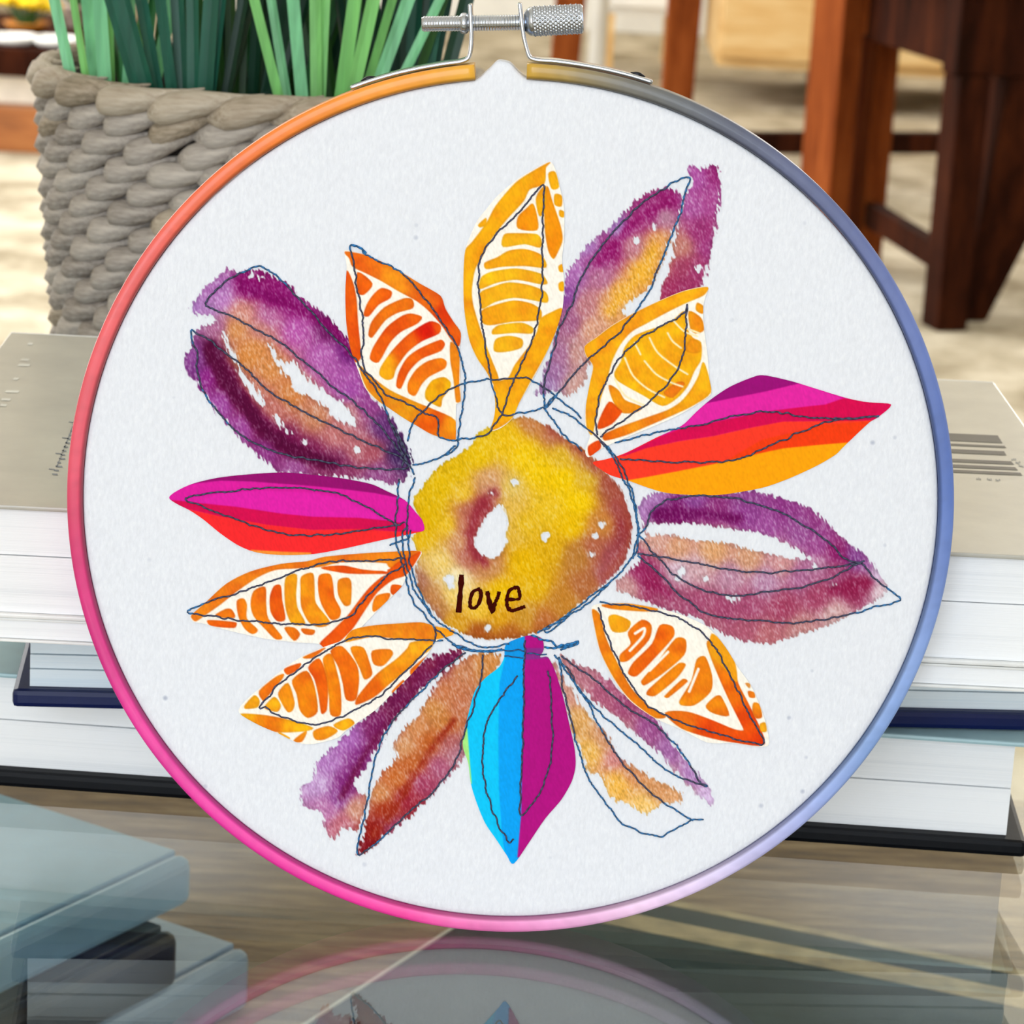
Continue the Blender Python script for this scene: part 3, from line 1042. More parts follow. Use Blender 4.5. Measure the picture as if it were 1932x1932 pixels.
# --- brown and purple petal, lower left
water('painted_petal', 'brown and purple watercolour petal left of the blue petal',
      [G((700, 165), (720, 190), (640, 250), (560, 320), (490, 400), (430, 470), (390, 540), (350, 610), (320, 650), (300, 690), (340, 720), (350, 760), (330, 800), (320, 860), (260, 850), (220, 890),
         (190, 860), (170, 790), (110, 760), (90, 710), (140, 650), (150, 600), (200, 560), (240, 520), (300, 460), (370, 410), (440, 340), (500, 270), (570, 210), (640, 185)),
       G((760, 185), (850, 195), (830, 260), (770, 350), (740, 420), (720, 500), (710, 580), (660, 650), (600, 720), (540, 780), (470, 840), (400, 890), (350, 940), (310, 950), (330, 880), (350, 790),
         (370, 700), (400, 640), (460, 580), (450, 530), (490, 470), (530, 430), (570, 370), (600, 310), (660, 240))],
      [],
      G((650, 210, '#6a1040'), (560, 290, '#6a1444'), (480, 380, '#641446'), (400, 480, '#701c58'), (330, 590, '#7c2c76'), (270, 680, '#7c2a74'), (240, 740, '#8c4a90'), (200, 600, '#b07ab8'),
        (270, 510, '#a868b0'), (160, 680, '#c09ac8'), (200, 780, '#b87aa8'), (250, 830, '#b86a78'), (300, 780, '#c89078'), (700, 250, '#c08058'), (800, 230, '#c8864a'), (640, 330, '#c07850'),
        (600, 400, '#c88a50'), (540, 470, '#c88858'), (490, 540, '#cc9468'), (520, 600, '#b45e2c'), (580, 520, '#b6602c'), (640, 450, '#c07a40'), (700, 400, '#b87050'), (460, 660, '#bc6832'),
        (400, 720, '#c88858'), (420, 780, '#962e14'), (370, 860, '#881c14'), (350, 910, '#78121c'), (500, 740, '#94283a'), (560, 680, '#9c4060'), (620, 620, '#a85a78'), (680, 560, '#b07888'),
        (660, 530, '#a85a58'), (440, 840, '#944060')),
      0.00010, strokes=[(G((690, 190), (560, 290), (470, 390), (390, 500), (310, 620), (255, 730)), 13, '#661444', 8), (G((370, 880), (450, 780), (520, 660), (600, 540), (680, 440)), 9, '#8e2a18', 9)])

# --- peach petal, lower right
water('painted_petal', 'peach and mauve watercolour petal right of the blue petal',
      [G((1050, 210), (1080, 250), (1120, 320), (1160, 380), (1200, 430), (1260, 500), (1320, 590), (1400, 640), (1480, 680), (1530, 710), (1540, 750), (1480, 760), (1440, 780), (1400, 800), (1350, 770),
         (1300, 750), (1260, 720), (1240, 660), (1190, 630), (1150, 540), (1120, 460), (1100, 370), (1070, 300)),
       G((1080, 190), (1150, 225), (1230, 260), (1300, 320), (1380, 380), (1440, 430), (1490, 500), (1540, 560), (1600, 640), (1660, 720), (1650, 760), (1580, 700), (1520, 640), (1450, 560), (1380, 500),
         (1310, 440), (1240, 390), (1170, 330), (1110, 260))],
      [],
      G((1100, 330, '#c89080'), (1150, 450, '#d4a060'), (1200, 560, '#e2b05a'), (1300, 680, '#e8b252'), (1400, 770, '#ecc070'), (1250, 520, '#c8906a'), (1350, 640, '#cc8a60'), (1450, 700, '#cc9060'),
        (1520, 720, '#d8a070'), (1180, 270, '#b07080'), (1250, 330, '#a85a78'), (1330, 390, '#9a4a70'), (1420, 470, '#985088'), (1500, 550, '#a068a0'), (1580, 650, '#b080b8'), (1640, 730, '#d0b0d8'),
        (1290, 580, '#c88080'), (1300, 480, '#b87a88')),
      0.00010)

# --- centre
water('painted_centre', 'golden yellow watercolour flower centre with a white gap',
      [Ec((270, 840), (330, 760), (440, 620), (560, 545), (650, 480), (700, 400), (800, 350), (920, 310), (1000, 295), (1100, 330), (1200, 385), (1290, 450), (1400, 515), (1500, 620), (1590, 720), (1660, 840),
          (1700, 980), (1690, 1120), (1650, 1240), (1580, 1330), (1480, 1420), (1380, 1500), (1250, 1600), (1130, 1680), (1000, 1725), (860, 1745), (720, 1745), (590, 1705), (480, 1640), (400, 1560),
          (330, 1460), (290, 1340), (300, 1200), (270, 1080), (300, 1030), (320, 960))],
      [Ec((840, 870), (885, 940), (890, 1010), (870, 1080), (885, 1110), (850, 1180), (800, 1220), (740, 1200), (690, 1160), (680, 1090), (710, 1010), (750, 950))],
      Ec((900, 450, '#dfb31c'), (1000, 550, '#e3bb14'), (700, 560, '#dab210'), (450, 760, '#d6ae10'), (380, 950, '#d2a808'), (330, 1080, '#d6aa18'), (500, 1000, '#deb62c'), (1100, 650, '#e3bb10'),
         (1250, 700, '#e6be08'), (1350, 850, '#e6be0c'), (1300, 1000, '#deb20c'), (1150, 900, '#deb62c'), (1000, 1000, '#d8ae24'), (1000, 1250, '#daaa06'), (1150, 1150, '#d2a214'), (1050, 1400, '#d6a614'),
         (850, 1450, '#deb00c'), (700, 1550, '#e2b63c'), (550, 1450, '#e8c870'), (450, 1250, '#e4c470'), (400, 1300, '#dcb868'), (560, 1350, '#f0e0b0'), (600, 800, '#deb634'), (760, 700, '#cc9a6a'),
         (780, 770, '#c08870'), (680, 950, '#9a4048'), (730, 880, '#8a2a38'), (655, 1050, '#8e323a'), (690, 1180, '#862634'), (640, 900, '#b06858'), (605, 1000, '#bc7c60'), (595, 1100, '#cc9a70'),
         (640, 1200, '#b06a58'), (760, 1260, '#c08858'), (900, 760, '#d8b860'), (910, 900, '#d8b050'), (930, 1050, '#d4aa40'), (1050, 320, '#b87848'), (1200, 400, '#b06c50'), (1330, 510, '#c08848'),
         (1450, 620, '#b07848'), (1560, 740, '#9a5040'), (1640, 880, '#984848'), (1670, 1000, '#862c34'), (1660, 1130, '#8a3840'), (1560, 1200, '#984a50'), (1500, 1000, '#c08040'), (1450, 1150, '#a86048'),
         (1350, 1200, '#b07838'), (1550, 1330, '#a05860'), (1400, 1400, '#a8663c'), (1250, 1500, '#b87c30'), (1120, 1640, '#b06838'), (900, 1700, '#a86028'), (700, 1710, '#9c5020'), (560, 1650, '#c89020'),
         (380, 1480, '#b88050'), (330, 1350, '#a06a58'), (420, 1550, '#b07848'), (850, 1600, '#d0981c'), (1000, 1600, '#c08c30'), (400, 850, '#d4ac14'), (1400, 700, '#d0a830'), (1250, 560, '#d4ac30'),
         (750, 450, '#dcb420'), (560, 650, '#d6ae14')),
      0.00014, strokes=[(Ec((800, 790), (730, 860), (675, 960), (650, 1070), (665, 1170), (740, 1240)), 15, '#8c2c3a', 12), (Ec((1150, 350), (1280, 450), (1420, 570), (1560, 730), (1650, 900), (1690, 1050), (1650, 1200), (1540, 1330)), 13, '#9a4a3c', 13), (Ec((620, 1715), (850, 1735), (1050, 1705), (1200, 1640)), 7, '#9c5420', 8), (Ec((300, 1330), (360, 1480), (450, 1600)), 8, '#9c6448', 8)], spots=Ec((935, 725, 6), (785, 790, 4), (1135, 1070, 7), (1500, 1000, 6), (1460, 1070, 4), (1435, 1195, 5), (510, 1360, 9), (520, 1400, 6), (760, 1670, 6), (1130, 1090, 5)), rough=4, dens=.26)

# --- orange slices petal, left of the top one
OR, OY, OD = '#f0760c', '#f3980f', '#ec5c06'


def p_orange_a(pt):
    bits(pt, B, [
        ([*B((250, 680, '#ee6a10'), (540, 830, '#f08418'), (700, 950, '#ee6a10'), (810, 1040, '#e03a05'), (880, 1180, '#ea5c08'))],
         [(172, 650), (300, 672), (420, 722), (540, 788), (640, 850), (768, 925), (800, 1010), (850, 1090), (897, 1160), (885, 1240), (840, 1200), (780, 1110), (700, 1020), (620, 955), (500, 890), (400, 830), (300, 780), (220, 740), (200, 690)]),
        (OD, [(180, 770), (220, 850), (240, 950), (250, 1100), (265, 1250), (270, 1310), (235, 1340), (205, 1260), (180, 1100), (172, 930)]),
        (OD, [(250, 780), (340, 850), (290, 915), (255, 905)]),
        (OD, [(400, 880), (460, 900), (450, 940), (380, 980), (320, 1050), (290, 1045), (310, 980), (350, 920)]),
        (OR, [(540, 945), (590, 950), (595, 1000), (500, 1030), (420, 1080), (340, 1185), (320, 1170), (340, 1090), (420, 1000)]),
        (OD, [(580, 1040), (650, 1060), (620, 1100), (520, 1150), (450, 1220), (380, 1340), (330, 1320), (350, 1250), (430, 1130), (520, 1060)]),
        ([*B((690, 1140, '#d61500'), (760, 1120, '#ea5206'), (560, 1230, '#ee6208'), (420, 1400, '#f29a10'))], [(700, 1090), (765, 1110), (760, 1160), (650, 1210), (560, 1280), (490, 1380), (470, 1440), (430, 1450), (390, 1420), (400, 1370), (470, 1270), (570, 1170)]),
        (OD, [(770, 1205), (795, 1230), (770, 1270), (650, 1320), (570, 1400), (520, 1505), (495, 1490), (510, 1410), (560, 1320), (640, 1260)]),
        (OR, [(770, 1320), (805, 1340), (795, 1380), (700, 1430), (650, 1480), (610, 1550), (570, 1530), (570, 1470), (620, 1390), (690, 1340)]),
        ('#efa20a', [(790, 1440), (830, 1470), (825, 1510), (780, 1570), (770, 1620), (720, 1600), (680, 1570), (680, 1520), (720, 1460)]),
        ('#ee8210', [(835, 1220), (870, 1250), (888, 1290), (885, 1480), (895, 1585), (870, 1590), (855, 1450), (835, 1330)]),
        ([*B((330, 1450, '#ee8a18'), (450, 1560, '#f0a018'), (560, 1650, '#f0a010'), (700, 1720, '#ec5c04'), (820, 1780, '#f08a10'))],
         [(262, 1370), (330, 1430), (450, 1520), (600, 1590), (720, 1640), (860, 1710), (862, 1830), (720, 1795), (620, 1740), (540, 1695), (440, 1625), (370, 1575), (305, 1500)])])


applique('cut_petal', 'orange slice-patterned cloth petal next to the purple double petal',
         B((165, 645), (190, 640), (300, 668), (420, 720), (540, 787), (640, 848), (770, 925), (800, 1000), (850, 1085), (898, 1160), (890, 1280), (898, 1590), (868, 1610), (866, 1832), (840, 1832), (720, 1800),
           (620, 1742), (540, 1695), (440, 1628), (365, 1580), (300, 1510), (255, 1400), (205, 1260), (178, 1100), (172, 900), (180, 740)), CREAM, p_orange_a, 0.00024)


def p_yellow(pt):
    Y1_, Y2_ = '#f5a60e', '#f6b216'
    bits(pt, B, [
        (Y1_, [(1455, 88), (1430, 120), (1420, 220), (1330, 255), (1290, 330), (1180, 450), (1080, 580), (1030, 680), (985, 760), (965, 880), (970, 970), (1000, 1080), (1040, 1200), (1090, 1330), (1132, 1440),
               (1120, 1500), (1060, 1400), (1000, 1310), (950, 1190), (920, 1000), (916, 800), (928, 640), (970, 590), (1060, 470), (1120, 360), (1240, 220), (1350, 145)]),
        ('#f39006', [(1440, 240), (1470, 330), (1520, 480), (1535, 570), (1510, 640), (1480, 690), (1450, 640), (1430, 520), (1425, 380)]),
        (Y1_, [(1400, 260), (1432, 240), (1420, 400), (1392, 420), (1372, 320)]),
        (Y1_, [(1450, 160), (1490, 150), (1512, 240), (1470, 250)]), (Y1_, [(1490, 290), (1530, 300), (1528, 360), (1490, 350)]),
        (Y1_, [(1520, 390), (1545, 400), (1542, 430), (1520, 420)]), (Y1_, [(1515, 740), (1542, 730), (1545, 770), (1520, 770)]), (Y1_, [(1515, 850), (1540, 840), (1545, 890), (1520, 890)]),
        ('#f49006', [(1350, 350), (1375, 430), (1375, 510), (1260, 500), (1260, 430), (1310, 380)]),
        (Y2_, [(1170, 545), (1220, 535), (1370, 540), (1400, 570), (1395, 620), (1300, 598), (1165, 615)]),
        ('#f4a410', [(1050, 720), (1130, 685), (1200, 645), (1300, 635), (1400, 670), (1432, 745), (1300, 735), (1160, 740), (1060, 755)]),
        (Y2_, [(1040, 800), (1100, 775), (1250, 757), (1400, 790), (1440, 845), (1400, 850), (1250, 822), (1120, 842), (1020, 880), (1020, 830)]),
        (Y2_, [(1020, 910), (1100, 872), (1200, 844), (1330, 862), (1430, 905), (1440, 965), (1350, 950), (1230, 935), (1110, 963), (1030, 1003)]),
        ('#f3a010', [(1030, 1022), (1110, 987), (1230, 958), (1340, 977), (1400, 1020), (1390, 1075), (1220, 1086), (1080, 1108), (1035, 1090)]),
        (Y2_, [(1100, 1140), (1140, 1112), (1280, 1098), (1350, 1130), (1340, 1160), (1230, 1156), (1100, 1165)]),
        (Y2_, [(1120, 1200), (1200, 1180), (1280, 1200), (1275, 1250), (1180, 1275), (1110, 1270)]),
        (Y1_, [(1400, 1072), (1470, 1030), (1536, 1010), (1500, 1140), (1425, 1300), (1335, 1460), (1262, 1600), (1222, 1690), (1150, 1745), (1090, 1765), (1108, 1690), (1115, 1600), (1108, 1480), (1195, 1445), (1240, 1360), (1330, 1240), (1380, 1150)]),
        (Y1_, [(1010, 480), (1055, 440), (1050, 480), (1020, 492)])], var=.35)


applique('cut_petal', 'yellow slice-patterned cloth petal at the top of the flower',
         B((1455, 83), (1492, 130), (1520, 240), (1547, 370), (1547, 560), (1534, 700), (1547, 830), (1538, 1000), (1495, 1150), (1430, 1300), (1345, 1460), (1265, 1600), (1222, 1695), (1160, 1750), (1100, 1775),
           (1088, 1750), (1108, 1680), (1114, 1600), (1098, 1500), (1056, 1400), (1000, 1320), (950, 1200), (918, 1000), (914, 800), (923, 650), (950, 565), (1000, 455), (1060, 378), (1130, 295), (1250, 195), (1350, 135)),
         CREAM, p_yellow, 0.00028)


def p_yellow_b(pt):
    bits(pt, Cc, [
        ('#f6a412', [(1142, 843), (1115, 890), (1000, 940), (880, 1000), (770, 1060), (680, 1110), (610, 1190), (560, 1290), (530, 1400), (490, 1520), (460, 1650), (440, 1735), (412, 1700), (405, 1560), (430, 1420),
                     (450, 1320), (410, 1260), (398, 1200), (470, 1148), (560, 1080), (700, 1000), (850, 928), (1000, 868)]),
        ('#f5aa10', [(1000, 990), (1010, 1080), (1050, 1150), (1100, 1180), (1100, 1280), (1060, 1350), (1020, 1440), (960, 1510), (870, 1560), (760, 1500), (650, 1440), (590, 1400), (580, 1360), (620, 1290), (640, 1210), (700, 1140), (800, 1100), (870, 1080), (940, 1040)]),
        ('#f08e10', [(545, 1440), (600, 1470), (640, 1530), (740, 1570), (700, 1600), (620, 1600), (570, 1530)]),
        ('#e84e05', [(545, 1540), (600, 1580), (620, 1600), (560, 1670), (480, 1700), (490, 1640)]),
        ('#ee7c10', [(960, 1420), (1000, 1430), (930, 1510), (880, 1480)]),
        ([*Cc((1140, 1380, '#f6ac14'), (1000, 1560, '#f4a010'), (760, 1680, '#f08610'), (560, 1750, '#ec7008'))],
         [(1115, 1300), (1140, 1360), (1160, 1480), (1050, 1560), (900, 1630), (760, 1690), (640, 1740), (520, 1770), (510, 1740), (620, 1690), (760, 1640), (900, 1590), (980, 1540), (1040, 1470), (1090, 1380)]),
        ('#f5a010', [(1080, 940), (1115, 960), (1112, 1000), (1075, 980)]), ('#f09010', [(1030, 990), (1100, 1030), (1118, 1100), (1070, 1120), (1040, 1090)]),
        ('#f29a10', [(1040, 1160), (1090, 1180), (1100, 1230), (1050, 1240), (1010, 1220)]),
        ('#e84608', [(420, 1810), (480, 1775), (490, 1820), (430, 1865)])], var=.4)
    for ln in ([(640, 1270), (690, 1380), (780, 1460), (880, 1510)], [(700, 1180), (735, 1250)], [(790, 1150), (840, 1240), (940, 1320), (1020, 1370)], [(760, 1290), (830, 1370), (920, 1420), (990, 1445)],
               [(900, 1120), (930, 1170), (980, 1210)], [(930, 1040), (1000, 1110), (1080, 1140)], [(580, 1400), (640, 1500), (760, 1560)], [(1010, 1090), (1090, 1120)]):
        pt.stroke(Cc(*ln), 3.6, '#fbe9b8')


applique('cut_petal', 'yellow slice-patterned cloth petal beside the magenta striped one',
         Cc((1142, 838), (1130, 900), (1116, 960), (1122, 1100), (1142, 1250), (1154, 1400), (1164, 1490), (1080, 1552), (960, 1622), (820, 1684), (680, 1742), (560, 1792), (480, 1834), (420, 1875), (400, 1845), (410, 1800),
            (428, 1740), (400, 1680), (403, 1560), (428, 1420), (445, 1320), (405, 1262), (395, 1200), (470, 1143), (560, 1074), (700, 994), (850, 923), (1000, 863)), CREAM, p_yellow_b, 0.00026)


def p_stripe(pt):
    for col, pts in (
            ('#dd1498', [(500, 60), (1900, 60), (1900, 400), (500, 480)]),
            ('#9a0676', [(740, 250), (800, 60), (1300, 60), (1300, 128), (1100, 175), (900, 215), (780, 240)]),
            ('#e424a2', [(600, 400), (760, 245), (900, 217), (1100, 178), (1290, 132), (1420, 165), (1540, 220), (1440, 250), (1300, 268), (1100, 290), (900, 330), (700, 375)]),
            ('#d8024e', [(200, 580), (480, 440), (620, 385), (700, 375), (900, 330), (1100, 290), (1300, 265), (1440, 250), (1540, 215), (1850, 230), (1850, 330), (1690, 345), (1400, 345), (1200, 350), (1000, 385), (800, 430), (600, 460), (420, 500), (250, 560)]),
            ('#fb3a24', [(80, 560), (300, 542), (420, 500), (600, 460), (800, 430), (1000, 385), (1200, 347), (1760, 340), (1700, 420), (1540, 500), (1400, 500), (1200, 520), (1000, 550), (800, 600), (600, 640), (400, 680), (320, 700), (100, 660)]),
            ('#f53c0a', [(1080, 450), (1250, 410), (1420, 365), (1720, 345), (1560, 500), (1400, 490), (1200, 520), (1000, 550), (850, 585)]),
            ('#fda202', [(300, 684), (400, 667), (600, 630), (800, 590), (1000, 542), (1200, 500), (1400, 480), (1570, 466), (1540, 700), (1000, 800), (300, 800)])):
        pt.fill(D(*pts), col, smooth=False, soft=1.6)


applique('cut_petal', 'magenta, red and orange striped cloth petal beside the yellow one',
         D((115, 580), (190, 562), (300, 527), (480, 437), (620, 372), (700, 297), (780, 227), (900, 147), (1050, 86), (1110, 86), (1250, 118), (1380, 158), (1560, 213), (1680, 237), (1815, 250), (1740, 322), (1690, 352),
           (1540, 494), (1500, 534), (1400, 594), (1250, 664), (1100, 719), (950, 749), (830, 765), (680, 765), (540, 754), (430, 724), (320, 684), (220, 654), (165, 622)), '#fb3a24', p_stripe, 0.00026)


def p_stripe_b(pt):
    for col, pts in (
            ('#dd1a9e', [(0, 60), (1760, 60), (1760, 470), (0, 300)]),
            ('#94066c', [(200, 182), (380, 100), (1560, 100), (1600, 285), (1540, 268), (1400, 240), (1200, 215), (1000, 195), (800, 180), (600, 165), (400, 160)]),
            ('#e21fa8', [(260, 300), (400, 240), (700, 225), (1000, 240), (1250, 290), (1500, 420), (1300, 400), (1000, 393), (800, 373), (500, 328)]),
            ('#d6044e', [(40, 285), (130, 290), (280, 308), (500, 330), (800, 375), (1000, 395), (1300, 402), (1500, 422), (1600, 440), (1600, 495), (1300, 478), (1000, 482), (700, 450), (400, 395), (130, 330), (60, 320)]),
            ('#f8282c', [(100, 325), (400, 392), (700, 446), (1000, 480), (1300, 474), (1560, 492), (1740, 490), (1700, 600), (1000, 720), (200, 600)]),
            ('#f79030', [(600, 610), (800, 622), (990, 628), (1000, 700), (600, 700)])):
        pt.fill(Fc(*pts), col, smooth=False, soft=1.6)


applique('cut_petal', 'magenta and red striped cloth petal left of the yellow centre',
         Fc((66, 272), (112, 230), (220, 180), (380, 142), (560, 121), (800, 106), (1000, 121), (1200, 146), (1380, 182), (1480, 227), (1600, 287), (1672, 367), (1714, 418), (1726, 482), (1660, 502), (1560, 523), (1400, 558),
            (1200, 603), (1000, 638), (800, 644), (640, 628), (520, 583), (400, 503), (290, 413), (200, 353), (120, 313)), '#dd1a9e', p_stripe_b, 0.00026)


def p_orange_c(pt):
    bits(pt, Fc, [
        ('#ee7c14', [(225, 1022), (300, 958), (440, 832), (600, 752), (800, 702), (960, 687), (1080, 657), (1300, 637), (1550, 622), (1700, 622), (1640, 700), (1560, 740), (1500, 720), (1480, 695), (1300, 685), (1150, 695), (1050, 718),
                     (900, 728), (760, 738), (640, 788), (500, 883), (400, 963), (300, 1033), (240, 1072), (212, 1045)]),
        ('#ec5406', [(1650, 650), (1702, 628), (1615, 765), (1520, 805), (1420, 885), (1340, 1000), (1260, 1120), (1180, 1200), (1110, 1252), (1050, 1222), (1120, 1150), (1230, 1040), (1290, 960), (1370, 860), (1450, 790), (1500, 765),
                     (1240, 762), (1060, 728), (1200, 716), (1330, 742), (1480, 747), (1560, 690)]),
        (OR, [(430, 1000), (470, 1000), (490, 1050), (370, 1040)]),
        (OR, [(510, 945), (550, 930), (570, 970), (570, 1060), (640, 1130), (610, 1155), (560, 1120), (520, 1040)]),
        (OR, [(620, 880), (690, 855), (695, 960), (710, 1060), (800, 1180), (760, 1188), (700, 1130), (620, 1040), (600, 960)]),
        (OD, [(750, 850), (790, 845), (800, 940), (820, 1060), (770, 1070), (730, 1010), (725, 920)]),
        ('#f29c12', [(830, 790), (895, 775), (890, 900), (900, 990), (950, 1090), (870, 1090), (830, 1000), (820, 880)]),
        ('#f08a10', [(930, 785), (1000, 765), (1010, 860), (1020, 960), (1110, 1080), (1050, 1110), (980, 1080), (930, 980), (925, 860)]),
        ('#ee6a08', [(1045, 780), (1110, 770), (1130, 830), (1140, 920), (1180, 1000), (1170, 1050), (1120, 1060), (1060, 960), (1040, 870)]),
        ('#ee8210', [(1170, 810), (1230, 795), (1250, 830), (1245, 960), (1210, 970), (1170, 900)]),
        (OD, [(320, 1070), (500, 1085), (490, 1115), (340, 1102)]), (OR, [(880, 1120), (915, 1160), (880, 1198), (820, 1120)]), (OR, [(930, 1125), (1010, 1135), (1000, 1160), (950, 1155)]),
        (OR, [(1420, 910), (1500, 895), (1480, 950), (1400, 1010), (1395, 960)]), (OD, [(1520, 840), (1580, 850), (1530, 900), (1510, 880)])])
    for ln in ([(1180, 700), (1290, 702)], [(1340, 700), (1440, 725)], [(1430, 730), (1480, 745)]):
        pt.stroke(Fc(*ln), 4.5, CREAM)


applique('cut_petal', 'orange slice-patterned cloth petal just under the magenta and red petal',
         Fc((205, 1042), (300, 955), (440, 828), (600, 748), (800, 700), (960, 684), (1080, 654), (1300, 634), (1550, 620), (1706, 620), (1685, 680), (1625, 765), (1575, 855), (1455, 972), (1345, 1085), (1235, 1195), (1095, 1256),
            (1040, 1222), (900, 1213), (700, 1190), (560, 1160), (400, 1122), (300, 1092), (225, 1078)), CREAM, p_orange_c, 0.00026)


def p_orange_d(pt):
    bits(pt, Fc, [
        ('#f18c14', [(1210, 1205), (1255, 1135), (1400, 1103), (1600, 1088), (1720, 1083), (1800, 1110), (1915, 1135), (1900, 1170), (1790, 1190), (1600, 1190), (1400, 1172), (1290, 1192)]),
        ([*Fc((1700, 1250, '#f39a18'), (1400, 1520, '#ee7008'), (1500, 1420, '#f08a10'))], [(1640, 1215), (1790, 1195), (1760, 1260), (1700, 1300), (1600, 1400), (1500, 1480), (1400, 1565), (1285, 1615), (1300, 1560), (1420, 1420), (1550, 1320), (1620, 1250)]),
        ('#f2a212', [(560, 1625), (620, 1560), (652, 1590), (640, 1632), (565, 1642)]), (OR, [(655, 1530), (760, 1440), (810, 1420), (800, 1450), (700, 1570), (680, 1590)]), (OD, [(820, 1385), (920, 1350), (900, 1390), (840, 1420)]),
        ('#f39a14', [(690, 1630), (750, 1570), (790, 1620), (770, 1660), (700, 1645)]), ('#f28a10', [(780, 1540), (840, 1480), (880, 1600), (870, 1650), (840, 1662), (800, 1600)]),
        ('#ee7a0a', [(870, 1460), (960, 1400), (1010, 1500), (1030, 1660), (970, 1700), (920, 1650), (900, 1550)]), ('#ec6006', [(975, 1375), (1040, 1320), (1080, 1400), (1098, 1500), (1090, 1650), (1060, 1672), (1042, 1560), (1015, 1450)]),
        ('#f07c0a', [(1070, 1320), (1120, 1290), (1155, 1400), (1180, 1520), (1180, 1680), (1120, 1680), (1110, 1560), (1095, 1440)]), ('#ee6c08', [(1120, 1270), (1190, 1240), (1280, 1350), (1300, 1450), (1280, 1580), (1220, 1580), (1200, 1480), (1170, 1370)]),
        ('#ee7a0c', [(1250, 1250), (1330, 1250), (1370, 1350), (1385, 1420), (1340, 1450), (1310, 1380)]), ('#f28210', [(1390, 1270), (1500, 1260), (1520, 1290), (1460, 1360), (1400, 1350)]),
        ([*Fc((560, 1685, '#f6b010'), (700, 1720, '#f2860c'), (900, 1760, '#f6a010'))], [(532, 1680), (700, 1690), (860, 1722), (1000, 1770), (920, 1790), (760, 1792), (640, 1745)]),
        ('#f39210', [(1010, 1790), (1100, 1760), (1160, 1790), (1080, 1840), (1020, 1840)]), ('#f29a14', [(1140, 1750), (1230, 1710), (1270, 1740), (1200, 1782)]), ('#f08410', [(880, 1850), (960, 1790), (930, 1855)]),
        ('#f6a818', [(780, 1798), (850, 1835), (820, 1842)]), (OR, [(1520, 1530), (1590, 1460), (1590, 1500), (1530, 1545)]), (OR, [(1640, 1390), (1750, 1300), (1725, 1355), (1650, 1425)]), (OR, [(940, 1310), (1030, 1270), (1080, 1250), (1000, 1310)])])


applique('cut_petal', 'orange slice-patterned cloth petal above the brown watercolour petal',
         Fc((520, 1668), (560, 1595), (650, 1515), (760, 1425), (850, 1355), (950, 1295), (1090, 1236), (1200, 1196), (1250, 1135), (1350, 1106), (1500, 1092), (1700, 1081), (1800, 1106), (1915, 1128), (1925, 1160), (1810, 1200), (1750, 1290),
            (1650, 1412), (1530, 1532), (1410, 1652), (1290, 1735), (1210, 1793), (1160, 1835), (1000, 1874), (900, 1864), (780, 1806), (640, 1745)), CREAM, p_orange_d, 0.00030)


def p_orange_e(pt):
    bits(pt, G, [
        ('#f0840e', [(1203, 20), (1230, 40), (1250, 120), (1290, 210), (1350, 320), (1420, 390), (1480, 425), (1440, 428), (1350, 362), (1288, 282), (1236, 180), (1212, 80)]),
        ('#f08210', [(1240, 2), (1340, -2), (1450, 18), (1400, 25), (1280, 15)]),
        ([*G((1660, 180, '#f09010'), (1740, 320, '#ee6a06'), (1800, 450, '#ea4c04'), (1840, 510, '#e63c04'), (1650, 460, '#ec4e04'), (1540, 430, '#f07a10'))],
         [(1640, 140), (1700, 140), (1740, 230), (1755, 300), (1805, 400), (1855, 528), (1740, 522), (1640, 502), (1540, 468), (1480, 412), (1560, 408), (1650, 438), (1740, 475), (1778, 478), (1762, 440), (1722, 360), (1682, 270), (1650, 190)]),
        ('#f3a012', [(1265, 50), (1290, 40), (1345, 65), (1330, 100), (1280, 100)]),
        ('#ee7008', [(1390, 60), (1425, 80), (1415, 135), (1340, 210), (1310, 215), (1310, 190), (1350, 150), (1340, 105)]),
        ('#ee6806', [(1460, 80), (1505, 85), (1510, 120), (1440, 200), (1370, 270), (1340, 260), (1360, 220), (1430, 150)]),
        ('#f07a0a', [(1520, 130), (1555, 135), (1550, 190), (1470, 260), (1400, 305), (1390, 290), (1450, 220)]),
        ('#f07e0a', [(1530, 225), (1555, 230), (1520, 280), (1440, 345), (1410, 340), (1420, 320)]),
        ('#f07e0a', [(1545, 285), (1562, 292), (1490, 352), (1478, 348)]),
        ('#f0820c', [(1600, 210), (1630, 200), (1655, 270), (1650, 330), (1590, 380), (1540, 380), (1535, 365), (1580, 290)]),
        ('#f0800c', [(1670, 350), (1690, 350), (1720, 420), (1660, 410), (1635, 385)]),
        ('#ee7a14', [(1795, 330), (1815, 335), (1818, 352), (1800, 350)]), ('#f08210', [(1815, 375), (1835, 380), (1845, 425), (1825, 430), (1812, 405)]), ('#f4a418', [(1840, 455), (1858, 450), (1862, 480), (1845, 480)]),
        ('#f0a040', [(1785, 300), (1800, 302), (1798, 315)])])
    for ln in ([(1365, 110), (1400, 90), (1395, 120), (1345, 175)], [(1605, 245), (1570, 330)], [(1490, 180), (1420, 250)]):
        pt.stroke(G(*ln), 5, CREAM)
    pt.fill(G((1655, 110), (1705, 150), (1742, 210), (1752, 295), (1700, 240), (1650, 180)), '#f3a014')


applique('cut_petal', 'orange slice-patterned cloth petal right of the peach watercolour petal',
         G((1200, 10), (1240, -4), (1330, -6), (1430, 10), (1530, 35), (1640, 85), (1705, 158), (1755, 238), (1805, 308), (1845, 400), (1866, 470), (1872, 532), (1832, 540), (1740, 526), (1640, 524), (1540, 474), (1440, 432), (1345, 365),
           (1285, 285), (1232, 180), (1208, 80)), '#fdf6ea', p_orange_e, 0.00026)


